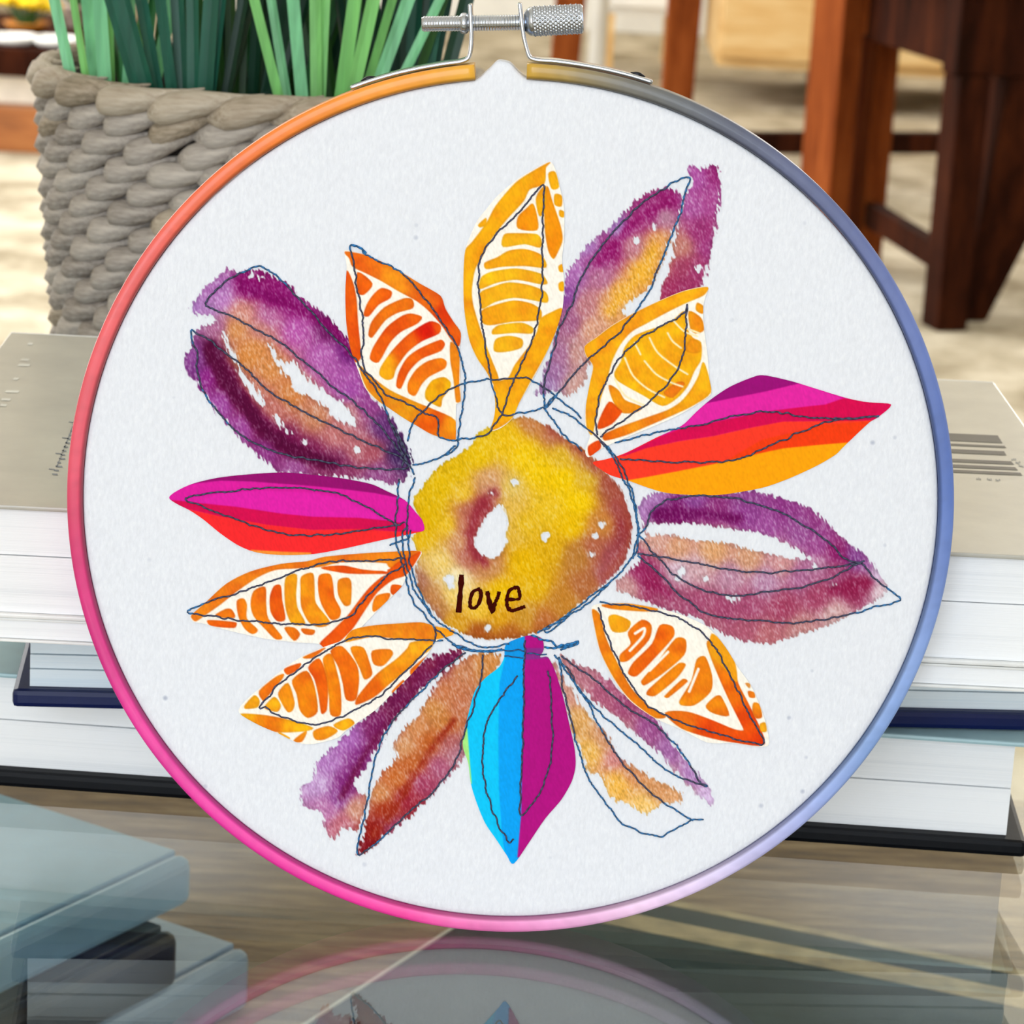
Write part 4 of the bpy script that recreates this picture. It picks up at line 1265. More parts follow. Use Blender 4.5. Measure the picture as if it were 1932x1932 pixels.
def p_blue(pt):
    for col, pts in (
            ('#08c6fb', [(600, 50), (1300, 50), (1300, 1050), (600, 1050)]),
            ('#a6ea84', [(600, 450), (728, 470), (738, 600), (745, 680), (600, 650)]),
            ('#02a2f5', [(868, 60), (872, 200), (850, 300), (846, 500), (848, 700), (858, 850), (880, 1020), (1300, 1020), (1300, 60)]),
            ('#0a94e4', [(868, 60), (868, 200), (950, 200), (950, 60)]),
            ('#b20a80', [(946, 60), (946, 200), (938, 500), (932, 800), (918, 960), (1300, 960), (1300, 60)]),
            ('#8c2a86', [(948, 165), (1040, 165), (1040, 205), (948, 210)])):
        pt.fill(G(*pts), col, smooth=False, soft=1.6)


applique('cut_petal', 'bright blue and magenta cloth petal at the bottom of the flower',
         G((876, 150), (956, 118), (1010, 128), (1018, 170), (1004, 200), (1034, 200), (1064, 260), (1094, 360), (1114, 450), (1134, 540), (1139, 610), (1124, 672), (1084, 742), (1024, 812), (963, 902), (904, 984), (878, 952), (838, 892),
           (797, 832), (767, 762), (742, 682), (731, 600), (711, 540), (716, 480), (736, 400), (757, 328), (798, 277), (848, 238), (868, 200)), '#08c6fb', p_blue, 0.00026)

# ------------------------------------------------------------------ machine stitching
THREAD = attr_mat('sewing_thread', 0.6, None, 0.3).m


def in_petal(P):
    r_ = np.zeros(len(P), bool)
    for o in OUTLINES:
        k = np.where(((P > o.min(0)) & (P < o.max(0))).all(1))[0]
        if len(k):
            r_[k] |= sdf(P[k], o) < -2
    return r_


def stitch(pts, wd=3.7, colour=None):
    l_ = spline(pts, False, 6)
    seg = np.r_[0, np.cumsum(np.linalg.norm(np.diff(l_, axis=0), axis=1))]
    n = max(4, int(seg[-1] / 3.2))
    s_ = np.linspace(0, seg[-1], n)
    Q = np.stack([np.interp(s_, seg, l_[:, k]) for k in (0, 1)], 1)
    nz = np.convolve(rng.normal(0, 2.0, (n + 8)), np.ones(4) / 4, 'same')[4:4 + n]
    tg = np.gradient(Q, axis=0)
    tg /= np.linalg.norm(tg, axis=1)[:, None] + 1e-9
    nr = np.stack([-tg[:, 1], tg[:, 0]], 1)
    Q = Q + nr * nz[:, None]
    ph = (s_ / 13.0) % 1.0
    dip = np.minimum(ph, 1 - ph) * 2
    inside = in_petal(Q)
    dark, blue = hx('#474a66'), hx('#2f6ea4')
    col = np.where(inside[:, None], dark, blue) if colour is None else np.tile(hx(colour), (n, 1))
    col = col * (0.50 + 0.65 * dip[:, None])
    p3 = on_plane(Q[:, 0], Q[:, 1], FAB) - HO
    px = 0.000106
    rr = wd / 2 * px * (0.80 + 0.30 * dip)
    t3 = np.gradient(p3, axis=0)
    t3 /= np.linalg.norm(t3, axis=1)[:, None] + 1e-12
    sd = np.cross(t3, HN)
    V = []
    NS = 6
    lift = np.where(inside, 0.00034, 0.00018) + 0.00008 * dip
    for i in range(n):
        for k in range(NS):
            a = 2 * math.pi * k / NS
            V.append(p3[i] + HN * (lift[i] + rr[i] * .75 * math.sin(a)) + sd[i] * rr[i] * math.cos(a))
    Fq = np.array([(i * NS + k, i * NS + (k + 1) % NS, (i + 1) * NS + (k + 1) % NS, (i + 1) * NS + k) for i in range(n - 1) for k in range(NS)])
    link('stitch_line', mesh('stitch_line', V, Fq, True, lin(np.repeat(col, NS, 0))), fabric, THREAD)


for ln in (
    A((1830, 1640), (1740, 1480), (1680, 1370), (1640, 1240), (1500, 1020), (1400, 880), (1230, 710), (1100, 560), (960, 420), (870, 320), (740, 240), (620, 280), (540, 310), (450, 380), (330, 515), (440, 570), (560, 620),
      (690, 690), (890, 800), (1020, 900), (1130, 990), (1240, 1100), (1350, 1170), (1480, 1280), (1600, 1400), (1720, 1540), (1800, 1660)),
    A((1820, 1690), (1740, 1620), (1600, 1560), (1460, 1500), (1300, 1420), (1150, 1350), (1020, 1280), (900, 1210), (780, 1130), (660, 1010), (560, 930), (450, 840), (340, 760), (270, 720), (235, 705), (245, 780), (285, 900),
      (275, 960), (300, 1090), (350, 1200), (440, 1310), (540, 1420), (640, 1490), (740, 1540), (850, 1590), (960, 1620), (1100, 1640), (1300, 1680), (1500, 1710), (1700, 1720), (1830, 1700)),
    A((1740, 1480), (1760, 1560), (1800, 1640), (1840, 1700), (1860, 1760)), A((1690, 1380), (1790, 1560), (1780, 1700)),
    B((800, 1930), (870, 1880), (880, 1800), (905, 1650), (925, 1500), (905, 1330), (860, 1220), (790, 1110), (700, 980), (620, 880), (540, 790), (420, 720), (300, 665), (275, 630), (205, 605), (220, 690), (240, 840), (265, 980),
      (285, 1150), (278, 1320), (290, 1380), (400, 1520), (430, 1550), (560, 1600), (660, 1660), (750, 1700), (760, 1810), (830, 1835)),
    B((1160, 1680), (1120, 1580), (1080, 1400), (1050, 1250), (1020, 1020), (1010, 880), (1020, 720), (1070, 600), (1180, 480), (1300, 360), (1415, 230), (1415, 400), (1410, 600), (1408, 900), (1370, 1120), (1310, 1290), (1240, 1430),
      (1180, 1600), (1155, 1670)),
    B((560, 1840), (600, 1720), (690, 1620), (800, 1530), (900, 1480), (1000, 1460), (1150, 1445), (1310, 1445), (1400, 1490), (1480, 1550), (1560, 1610), (1660, 1690)),
    B((830, 1835), (870, 1832), (1000, 1815), (1080, 1780), (1150, 1680), (1220, 1670), (1420, 1630), (1490, 1560)),
    B((1420, 1630), (1480, 1710), (1560, 1820), (1660, 1900)),
    Cc((150, 1565), (150, 1450), (190, 1280), (240, 1100), (310, 960), (370, 800), (430, 690), (560, 520), (690, 380), (800, 290), (900, 230), (1030, 175), (1010, 260), (980, 380), (940, 490), (880, 640), (800, 840), (720, 970),
       (620, 1100), (500, 1210), (400, 1290), (310, 1400), (220, 1500), (150, 1570)),
    Cc((470, 1740), (465, 1650), (490, 1500), (540, 1390), (600, 1280), (690, 1190), (780, 1120), (900, 1060), (1005, 990), (1020, 940), (1015, 1060), (1000, 1200), (970, 1320), (900, 1430), (800, 1530), (690, 1610), (570, 1690), (490, 1750)),
    D((240, 470), (400, 430), (580, 390), (760, 360), (900, 320), (1080, 290), (1200, 300), (1400, 325), (1600, 325), (1750, 314), (1600, 332), (1430, 352), (1300, 410), (1150, 470), (1000, 540), (900, 570), (700, 580), (500, 575), (270, 560)),
    D((365, 1000), (420, 950), (450, 860), (540, 795), (700, 770), (900, 780), (1050, 820), (1200, 870), (1320, 940), (1430, 1010), (1500, 1080), (1560, 1130), (1650, 1160), (1720, 1240), (1870, 1360), (1740, 1400), (1560, 1450),
      (1400, 1480), (1250, 1495), (1080, 1480), (880, 1465), (740, 1430), (600, 1320), (490, 1210), (370, 1110)),
    D((380, 990), (460, 1090), (560, 1200), (680, 1280), (800, 1320), (950, 1335), (1150, 1310), (1350, 1280), (1500, 1220), (1620, 1160), (1660, 1135)),
    D((370, 1100), (500, 1115), (700, 1150), (900, 1190), (1100, 1205), (1300, 1195), (1500, 1170), (1640, 1150)),
    Ec((1180, 240), (1300, 290), (1400, 370), (1480, 440), (1570, 550), (1640, 700), (1700, 830), (1730, 960), (1740, 1060), (1720, 1180), (1650, 1280), (1560, 1370), (1450, 1450), (1300, 1570), (1180, 1650), (1080, 1700)),
    Ec((1500, 450), (1620, 600), (1690, 760), (1722, 900), (1735, 1070), (1700, 1220)),
    Ec((1560, 1375), (1420, 1500), (1260, 1610), (1130, 1690), (1160, 1700), (1280, 1600)),
    Ec((900, 1775), (750, 1800), (640, 1770), (540, 1700), (420, 1620), (330, 1500), (270, 1400), (240, 1280), (215, 1200), (205, 1050), (240, 1000)),
    Ec((870, 1815), (750, 1822), (600, 1800), (500, 1745), (400, 1650), (300, 1530), (250, 1440), (205, 1250), (165, 1130), (160, 980), (172, 850), (185, 700)),
    Ec((285, 690), (255, 800), (238, 950), (240, 1100), (265, 1290), (310, 1420), (400, 1600)),
    Ec((270, 612), (400, 580), (480, 540), (550, 485)),
    Fc((1560, 450), (1350, 330), (1200, 255), (1000, 215), (700, 205), (400, 235), (170, 275), (300, 335), (500, 410), (700, 480), (900, 515), (1100, 510), (1300, 485), (1500, 450), (1600, 430)),
    Fc((1600, 660), (1560, 670), (1300, 685), (1150, 680), (1000, 715), (840, 770), (600, 860), (350, 940), (185, 1015), (330, 1040), (600, 1075), (900, 1095), (1100, 1090), (1250, 1035), (1350, 920), (1450, 810), (1560, 730), (1600, 700)),
    Fc((1850, 1200), (1550, 1190), (1360, 1170), (1200, 1205), (1100, 1260), (950, 1360), (800, 1470), (690, 1590), (655, 1640), (690, 1632), (760, 1680), (900, 1730), (1050, 1745), (1150, 1710), (1300, 1640), (1450, 1550), (1560, 1440),
       (1700, 1310), (1790, 1210), (1800, 1110)),
    Fc((1500, 580), (1540, 560), (1620, 540), (1640, 480)),
    G((720, 180), (640, 240), (560, 320), (480, 400), (410, 500), (370, 620), (340, 800), (310, 950), (400, 890), (490, 800), (590, 720), (680, 600), (730, 450), (780, 280), (785, 190)),
    G((920, 270), (850, 360), (800, 460), (785, 580), (800, 700), (850, 850), (890, 905), (905, 890)),
    G((945, 135), (943, 300), (936, 600), (932, 800), (1010, 700), (1050, 550), (1045, 350), (1035, 250)),
    G((1075, 200), (1090, 300), (1130, 480), (1180, 640), (1250, 750), (1330, 840), (1460, 880), (1520, 850), (1585, 820), (1625, 818)),
    G((1075, 200), (1160, 330), (1250, 500), (1330, 620), (1430, 720), (1585, 820)),
    G((1085, 195), (1200, 280), (1320, 380), (1430, 450), (1540, 560), (1620, 685), (1640, 690), (1500, 640), (1380, 540), (1250, 430), (1150, 320), (1060, 190)),
    G((1225, 10), (1260, 120), (1320, 260), (1400, 370), (1500, 430), (1640, 480), (1850, 530), (1800, 420), (1740, 300), (1680, 180), (1600, 90), (1500, 40), (1380, 10), (1230, -10)),
):
    stitch(ln)
for ln in (G((1020, 160), (1050, 165), (1090, 155), (1150, 140), (1140, 150), (1080, 170)), G((860, 170), (780, 178), (700, 165), (670, 150), (720, 168)), Ec((1040, 1720), (1170, 1760), (1230, 1800), (1350, 1760), (1260, 1790)),
           B((205, 605), (275, 630), (300, 662))):
    stitch(ln, 4.4, '#1f74b4')
for ln in (G((868, 175), (945, 172)), G((868, 195), (940, 200)), G((955, 185), (1030, 190))):
    stitch(ln, 3.0, '#2a5c90')

# "love" in brown pen on the centre
PEN = plain('brown_pen', '#3c0803', 0.9, spec=0.05, var=0.15, scale=2000)


def pen(name, strokes):
    mb = MB()
    for pts, wd in strokes:
        l_ = spline(H(*pts), False, 6)
        p3 = on_plane(l_[:, 0], l_[:, 1], FAB) + HN * 0.00024 - HO
        t3 = np.gradient(p3, axis=0)
        t3 /= np.linalg.norm(t3, axis=1)[:, None] + 1e-12
        sd = np.cross(t3, HN)
        n = len(p3)
        r_ = 1.3 * wd * 160 / 1932 / 2 * 0.000106 * (1 + 0.15 * rng.normal(0, 1, n))
        V = []
        for i in range(n):
            for (k, hgt) in ((-1, 0), (-.5, .00004), (.5, .00004), (1, 0)):
                V.append(p3[i] + sd[i] * r_[i] * k + HN * hgt)
        mb.add(V, [(i * 4 + k, i * 4 + k + 1, i * 4 + k + 5, i * 4 + k + 4) for i in range(n - 1) for k in range(3)])
    mb.build(name, PEN, fabric, label='brown handwritten letter')


pen('letter_l', [([(130, 285), (112, 600), (62, 1150)], 92)])
pen('letter_o', [([(560, 610), (400, 670), (330, 850), (335, 1020), (430, 1045), (520, 950), (575, 760), (550, 620)], 66)])
pen('letter_v', [([(715, 660), (760, 900), (830, 1135), (890, 940), (955, 800), (990, 670)], 70)])
pen('letter_e', [([(1180, 850), (1445, 835), (1435, 640), (1390, 575), (1230, 640), (1170, 800), (1170, 1000), (1260, 1105), (1400, 1075), (1580, 1010)], 68)])

# ------------------------------------------------------------------ hoop hardware
CHROME = NT('bright_zinc', '#bcc2cc', 0.17, 1.0)
CHROME.bump(CHROME.noise(CHROME.coords(), 900, 2), 0.05, 0.0002)
CHROME = CHROME.m
DARKMETAL = plain('dark_metal', '#2a2a2e', 0.35, 0.8)


def strap(name, pxpath, th, n0, n1, shift=0.0):
    p = spline(np.array(pxpath, float), False, 5)
    u_, v_ = uv(p[:, 0], p[:, 1], 0)
    q = np.stack([u_, v_], 1)
    t_ = np.gradient(q, axis=0)
    t_ /= np.linalg.norm(t_, axis=1)[:, None]
    nn = np.stack([-t_[:, 1], t_[:, 0]], 1)
    V = []
    for i in range(len(q)):
        for (k, nz) in ((-.5, n0), (.5, n0), (.5, n1), (-.5, n1)):
            V.append(hp(q[i, 0] + nn[i, 0] * th * k, q[i, 1] + nn[i, 1] * th * k, nz))
    Ff = [(i * 4 + k, (i + 1) * 4 + k, (i + 1) * 4 + (k + 1) % 4, i * 4 + (k + 1) % 4) for i in range(len(q) - 1) for k in range(4)]
    Ff += [(0, 1, 2, 3), tuple(len(V) - 4 + k for k in (3, 2, 1, 0))]
    me = mesh(name, V, Ff)
    bm = bmesh.new(); bm.from_mesh(me); bmesh.ops.recalc_face_normals(bm, faces=bm.faces)
    bmesh.ops.bevel(bm, geom=[e for e in bm.edges if e.calc_face_angle(0) > .8], offset=0.0003, segments=3, profile=0.5, affect='EDGES', clamp_overlap=True)
    bm.to_mesh(me); bm.free()
    me.polygons.foreach_set('use_smooth', np.ones(len(me.polygons), bool))
    return link(name, me, hoop, CHROME)


def ring_px(x, out):
    """photo point just outside the ring's outer face above column x"""
    best = None
    for y in np.arange(60, 260, 0.5):
        u_, v_ = uv(float(x), float(y), 0)
        if math.hypot(u_, v_) < HR + out:
            return y
    return 140


lp = [(x, ring_px(x, 0.0007)) for x in (660, 700, 745, 790, 835, 868)]
yl = lp[-1][1]
bl_ = strap('bracket', lp + [(882, yl - 6), (887, yl - 20), (889, 70), (888, 40), (886, 8)], 0.0008, -0.0014, -0.0082)
rp = [(x, ring_px(x, 0.0007)) for x in (1232, 1190, 1145, 1100, 1050, 1015)]
yr = rp[-1][1]
br_ = strap('bracket', rp + [(1000, yr - 5), (994, yr - 20), (988, 70), (984, 40), (980, 6)], 0.0008, -0.0014, -0.0082)


def axis_lathe(name, p0, p1, prof_fn, nrow, seg, mat, n_off, parent, knurl=0.0):
    u0, v0 = [float(k) for k in uv(*p0, 0)]
    u1, v1 = [float(k) for k in uv(*p1, 0)]
    a = np.array([u0, v0]); b = np.array([u1, v1])
    L_ = np.linalg.norm(b - a)
    d = (b - a) / L_
    nn = np.array([-d[1], d[0]])
    V = []
    for i in range(nrow):
        s_ = i / (nrow - 1)
        r0 = prof_fn(s_, s_ * L_)
        for k in range(seg):
            t_ = 2 * math.pi * k / seg
            r_ = r0
            if knurl and 0.14 < s_ < 0.97:
                q = 24
                aa = (t_ / (2 * math.pi) * q + s_ * L_ / 0.00105)
                bb = (t_ / (2 * math.pi) * q - s_ * L_ / 0.00105)
                tri = lambda x: abs((x % 1) * 2 - 1)
                r_ += knurl * (min(tri(aa), tri(bb)) * 2 - 1)
            p = a + d * s_ * L_ + nn * r_ * math.cos(t_)
            V.append(hp(p[0], p[1], n_off + r_ * math.sin(t_)))
    F_ = [(i * seg + k, i * seg + (k + 1) % seg, (i + 1) * seg + (k + 1) % seg, (i + 1) * seg + k) for i in range(nrow - 1) for k in range(seg)]
    F_ += [tuple(range(seg - 1, -1, -1)), tuple((nrow - 1) * seg + k for k in range(seg))]
    me = mesh(name, V, F_)
    bm = bmesh.new(); bm.from_mesh(me); bmesh.ops.recalc_face_normals(bm, faces=bm.faces); bm.to_mesh(me); bm.free()
    me.polygons.foreach_set('use_smooth', [len(q.vertices) == 4 for q in me.polygons])
    return link(name, me, parent, mat)


PXM = 0.000106
NAX = -0.0046
axis_lathe('screw', (794, 47), (985, 44), lambda s, l: (15 * PXM) * (0.90 + 0.13 * abs(((l / 0.00055) % 1) * 2 - 1)) * min(1, .82 + s * 12), 150, 20, CHROME, NAX, hoop)
axis_lathe('nut', (866, 46), (883, 46), lambda s, l: 20 * PXM * (1 - .25 * abs(2 * s - 1) ** 3), 9, 6, CHROME, NAX, hoop)
axis_lathe('thumb_screw', (989, 43), (1101, 37), lambda s, l: PXM * (27.5 if s > .13 else 17 + 10.5 * math.sin(s / .13 * math.pi / 2)) * (1 - .10 * max(0, (s - .97) / .03)), 110, 120, CHROME, NAX, hoop, knurl=0.00022)
for (x, lx) in ((692, 1), (1205, -1)):
    y = ring_px(x, 0.0012)
    axis_lathe('rivet', (x - 14, y + 4 * lx), (x + 14, y - 4 * lx), lambda s, l: 5 * PXM * math.sin(math.pi * min(max(s, .05), .95)), 8, 10, DARKMETAL, NAX, hoop)

# ------------------------------------------------------------------ woven basket with artificial grass behind the books
BX, BY = -0.0795, 0.862
BH = 0.143
bk = empty('woven_basket', (BX, BY, TABLE + 0.0003), 'grey-brown woven seagrass basket planter standing behind the books', 'basket')


def br(z):                                   # radius of the wall at height z
    t_ = z / BH
    return 0.0515 + 0.0125 * min(1, t_ * 1.15) ** 0.8 - (0.004 * max(0, .12 - t_) / .12)


def seagrass(name, c0, c1, c2):
    m = NT(name, c1, 0.75, spec=0.25)
    v = m.coords((110, 900, 900))
    n1 = m.noise(v, 1.0, 4, 0.6)
    oi = m.n('ShaderNodeObjectInfo')
    mx = m.n('ShaderNodeMath'); mx.operation = 'MULTIPLY_ADD'; mx.inputs[1].default_value = 0.30
    m.l(oi.outputs['Random'], mx.inputs[0]); m.l(n1, mx.inputs[2])
    m.base(m.ramp(mx.outputs[0], [(0.35, c0), (0.62, c1), (0.92, c2)]))
    m.bump(n1, 0.7, 0.0006)
    return m.m


GRASSM = seagrass('seagrass', '#786f66', '#a39a91', '#beb5aa')
GRASSB = seagrass('seagrass_brown', '#7c705c', '#a69784', '#beb2a0')


def strand_mesh(name, L_, W, Tk, seedv, tilt=0.16):
    """one twisted strand: fat rounded left end, tapering and tucking in at the right; x along, y outward (-), z up"""
    r2 = np.random.default_rng(seedv)
    ns, nc = 12, 10
    V = []
    for i in range(ns):
        s_ = i / (ns - 1)
        wprof = (min(1, s_ / .22) ** .6) * (1 - max(0, (s_ - .30) / .70) ** 1.5) ** 1.0
        wprof = max(wprof, .07)
        x = (s_ - .5) * L_
        zc = tilt * x + 0.22 * W * max(0, s_ - .4) + 0.05 * W * math.sin(s_ * 6 + seedv)
        yin = Tk * (.95 * max(0, s_ - .55) / .45) ** 2 * 1.1 + Tk * .5 * max(0, (.16 - s_) / .16)
        for k in range(nc):
            a = 2 * math.pi * k / nc
            ca, sa = math.cos(a), math.sin(a)
            V.append((x, yin - sa * Tk * .5 * wprof * (1 + .12 * math.sin(3 * a + s_ * 5)), zc + ca * W * .5 * wprof))
    F_ = [(i * nc + k, i * nc + (k + 1) % nc, (i + 1) * nc + (k + 1) % nc, (i + 1) * nc + k) for i in range(ns - 1) for k in range(nc)]
    F_ += [tuple(range(nc - 1, -1, -1)), tuple((ns - 1) * nc + k for k in range(nc))]
    me = mesh(name, V, F_, True)
    bm = bmesh.new(); bm.from_mesh(me); bmesh.ops.recalc_face_normals(bm, faces=bm.faces); bm.to_mesh(me); bm.free()
    return me


PITCH_N = 25
ROWH = 0.0064
variants = [strand_mesh('strand', 0.0275, 0.0079, 0.0090, s, 0.22) for s in (1, 2, 3, 4)]
for i, mv in enumerate(variants):
    mv.materials.append(GRASSB if i == 3 else GRASSM)
rest = MB()
nrow = int((BH - 0.006) / ROWH)
for rr_ in range(nrow):
    z = BH - 0.0095 - rr_ * ROWH
    if z < 0.004:
        break
    for k in range(PITCH_N):
        a = -math.pi / 2 + 2 * math.pi * (k + .5 * (rr_ % 2) + random.uniform(-.06, .06)) / PITCH_N
        rad = br(z) - 0.001
        a_l = math.atan2(math.sin(a), math.cos(a))
        sc_ = random.uniform(.93, 1.1)
        R_ = Matrix.Rotation(a + math.pi / 2, 4, 'Z')
        mat_l = Matrix.Translation((rad * math.cos(a), rad * math.sin(a), z + random.uniform(-.0005, .0005))) @ R_ @ Matrix.Rotation(random.uniform(-.06, .06), 4, 'Y') @ Matrix.Diagonal((sc_, 1, random.uniform(.95, 1.08), 1))
        vi = random.choices((0, 1, 2, 3), (3, 3, 3, 1))[0]
        front = -math.radians(200) < a_l < 0.35 or a_l > math.pi - .35
        if front and z > 0.052:
            o = link('strand', variants[vi], bk)
            o.matrix_local = mat_l
        else:
            mv = variants[vi]
            rest.add([mat_l @ q.co for q in mv.vertices], [tuple(p.vertices) for p in mv.polygons])
rest.build('hidden_weave', GRASSM, bk, smooth=True, kind='stuff')
rimv = [strand_mesh('rim_strand', 0.0330, 0.0092, 0.0090, s, 0.17) for s in (5, 6, 7)]
for i, mv in enumerate(rimv):
    mv.materials.append(GRASSB)
for k in range(22):
    a = -math.pi / 2 + 2 * math.pi * (k + .3) / 22
    rad = br(BH) + 0.0012
    o = link('rim_strand', rimv[k % 3], bk)
    o.matrix_local = Matrix.Translation((rad * math.cos(a), rad * math.sin(a), BH - 0.0035)) @ Matrix.Rotation(a + math.pi / 2, 4, 'Z')
m = MB()
m.lathe([(0.001, 0.002), (0.046, 0.002), (br(.01) - .0045, 0.004), (br(.07) - .0045, 0.07), (br(BH) - .0040, BH - .004), (br(BH) - .0060, BH - .004), (br(.07) - .0065, 0.07), (0.045, 0.006), (0.001, 0.006)], 40)
m.build('light_block_shell', plain('light_block_dark', '#241d16', 0.95), bk, smooth=True)  # dark shell added to block light behind the weave

gp = empty('artificial_grass', (BX, BY, TABLE + 0.0075), 'bundle of green artificial grass standing in the woven basket', 'plant')
mb = MB()
mb.lathe([(0.001, 0.0), (0.038, 0.0), (0.044, 0.06), (0.050, 0.104), (0.04, 0.112), (0.001, 0.114)], 32)
mb.build('dark_base', plain('dark_inside_fill', '#141c10', 0.95, var=.4, scale=300), gp, smooth=True)  # near-black fill stands in for the shaded inside of the basket


def leaf(name, c):
    m = NT(name, c, 0.42, spec=0.35)
    cc = hx(c)
    n1 = m.noise(m.coords((400, 400, 6)), 1.0, 2)
    m.base(m.ramp(n1, [(0.3, '#%02x%02x%02x' % tuple(int(255 * x * .82) for x in cc)), (0.7, c)]))
    return m.m


LEAVES = {k: leaf('leaf_' + k, c) for k, c in (('mint', '#86d29a'), ('light', '#86cf74'), ('teal', '#1f5c48'), ('dark', '#123c28'), ('olive', '#2c5a22'), ('mid', '#3f8a4c'))}


def blade(base_p, tip_p, wd, matl, bow=0.01, face=0.0):
    n = 7
    a, b = Vector(base_p), Vector(tip_p)
    d = (b - a)
    side = Vector((math.cos(face), math.sin(face), 0))
    out = d.cross(side).normalized()
    V = []
    for i in range(n):
        t_ = i / (n - 1)
        p = a + d * t_ + out * bow * math.sin(t_ * math.pi)
        w_ = wd * (1.0 if t_ < .55 else max(.06, 1 - ((t_ - .55) / .45) ** 1.6))
        V += [p - side * w_ / 2, p + out * wd * .16, p + side * w_ / 2]
    F_ = [(i * 3 + k, i * 3 + k + 1, i * 3 + k + 4, i * 3 + k + 3) for i in range(n - 1) for k in range(2)]
    link('leaf_blade', mesh('leaf_blade', V, F_), gp, matl)


def tuft(px, Y, cols, n, spread, wd, lean=0.0, py=140):
    """blades fanning from one point; px is the photo column of the root"""
    p = at_y(float(px), float(py), Y)
    root = np.array([p[0] - BX, Y - BY, 0.100])
    for i in range(n):
        t_ = (i + .5) / n * 2 - 1
        bx = root[0] + t_ * 0.0045 + random.uniform(-.001, .001)
        by = root[1] + random.uniform(-.004, .004)
        h = random.uniform(.14, .20)
        tip = (bx + (lean + t_ * spread) * h + random.uniform(-.004, .004), by + random.uniform(-.02, .03), root[2] + h)
        blade((bx, by, root[2]), tip, wd * random.uniform(.7, 1.15), LEAVES[random.choice(cols)], random.uniform(-.004, .006), random.uniform(-.5, .5))


tuft(218, 0.825, ('mint', 'mint', 'light'), 8, .24, .0036, -.05)
tuft(270, 0.845, ('olive', 'mid', 'dark'), 7, .20, .0030, .1)
tuft(365, 0.818, ('teal', 'teal', 'dark'), 9, .26, .0042, -.08)
tuft(455, 0.838, ('olive', 'dark', 'olive'), 9, .22, .0036, .05)
tuft(520, 0.850, ('dark', 'mid'), 7, .25, .0032, .12)
tuft(612, 0.818, ('light', 'light', 'mint'), 10, .40, .0036, .06)
tuft(690, 0.84, ('dark', 'teal', 'olive'), 8, .24, .0038, .05)
tuft(765, 0.835, ('teal', 'dark', 'teal'), 9, .20, .0044, .02)
for k in range(26):
    a = random.uniform(0, 2 * math.pi)
    r_ = random.uniform(.0, .045)
    bx, by = r_ * math.cos(a), max(-.02, r_ * math.sin(a) * .9 + .008)
    h = random.uniform(.13, .18)
    blade((bx, by, .1), (bx + random.uniform(-.05, .05), by + random.uniform(-.02, .04), .1 + h), random.uniform(.0028, .0045), LEAVES[random.choice(('dark', 'olive', 'teal', 'dark'))], random.uniform(-.005, .005), random.uniform(-.8, .8))

# ------------------------------------------------------------------ furniture across the room
# narrow dark side table with a pale cushion
sx_, sy_ = 0.50, 3.40
e1 = Vector((.953, .303, 0)); e2 = Vector((-.303, .953, 0))
A0 = Vector((sx_, sy_, 0))
st = empty('wooden_stool', A0 + e1 * .08 + e2 * .18, 'dark brown wooden stool with a pale cushion across the room', 'stool')
so = Vector(st.location)


def sp(a, b, z):
    q = A0 + e1 * a + e2 * b - so
    return (q.x, q.y, z)


def stool_beam(name, a, b, z0, z1, wa, wb, a2=None, b2=None, matl=None, k2=1.0):
    mb = MB()
    a2 = a if a2 is None else a2
    b2 = b if b2 is None else b2
    V = []
    for (aa, bb, z, kk) in ((a, b, z0, 1.0), (a2, b2, z1, k2)):
        for (p, q) in ((-1, -1), (1, -1), (1, 1), (-1, 1)):
            V.append(sp(aa + p * wa / 2 * kk, bb + q * wb / 2 * kk, z))
    mb.add(V, [(0, 3, 2, 1), (4, 5, 6, 7), (0, 1, 5, 4), (1, 2, 6, 5), (2, 3, 7, 6), (3, 0, 4, 7)])
    return mb.build(name, matl or DARKWOOD, st, bevel=.003)


stool_beam('leg', 0, 0, 0, .30, .040, .045)
stool_beam('leg', .052, 0.05, 0, .30, .038, .040, a2=.112, k2=3.4)
stool_beam('leg', -.012, .36, 0, .42, .030, .10, matl=REDWOOD)  # redder wood on the back legs paints in the light from the left
stool_beam('leg', .050, .36, 0, .30, .032, .05, matl=REDWOOD)
stool_beam('apron', .11, 0.0, .3005, .395, .27, .040)
stool_beam('apron', .025, .18, .3005, .395, .03, .28)
stool_beam('apron', .15, .36, .3005, .395, .22, .040)
mb = MB(); mb.beam(sp(0.01, .03, .075), sp(0.045, .33, .075), .02, .03); mb.build('stretcher', DARKWOOD, st)
stool_beam('seat', .11, .18, .396, .425, .30, .42)
stool_beam('cushion', .13, .18, .4255, .46, .27, .40, matl=cloth_flat('pale_blue_cloth', '#dfe6ee'))

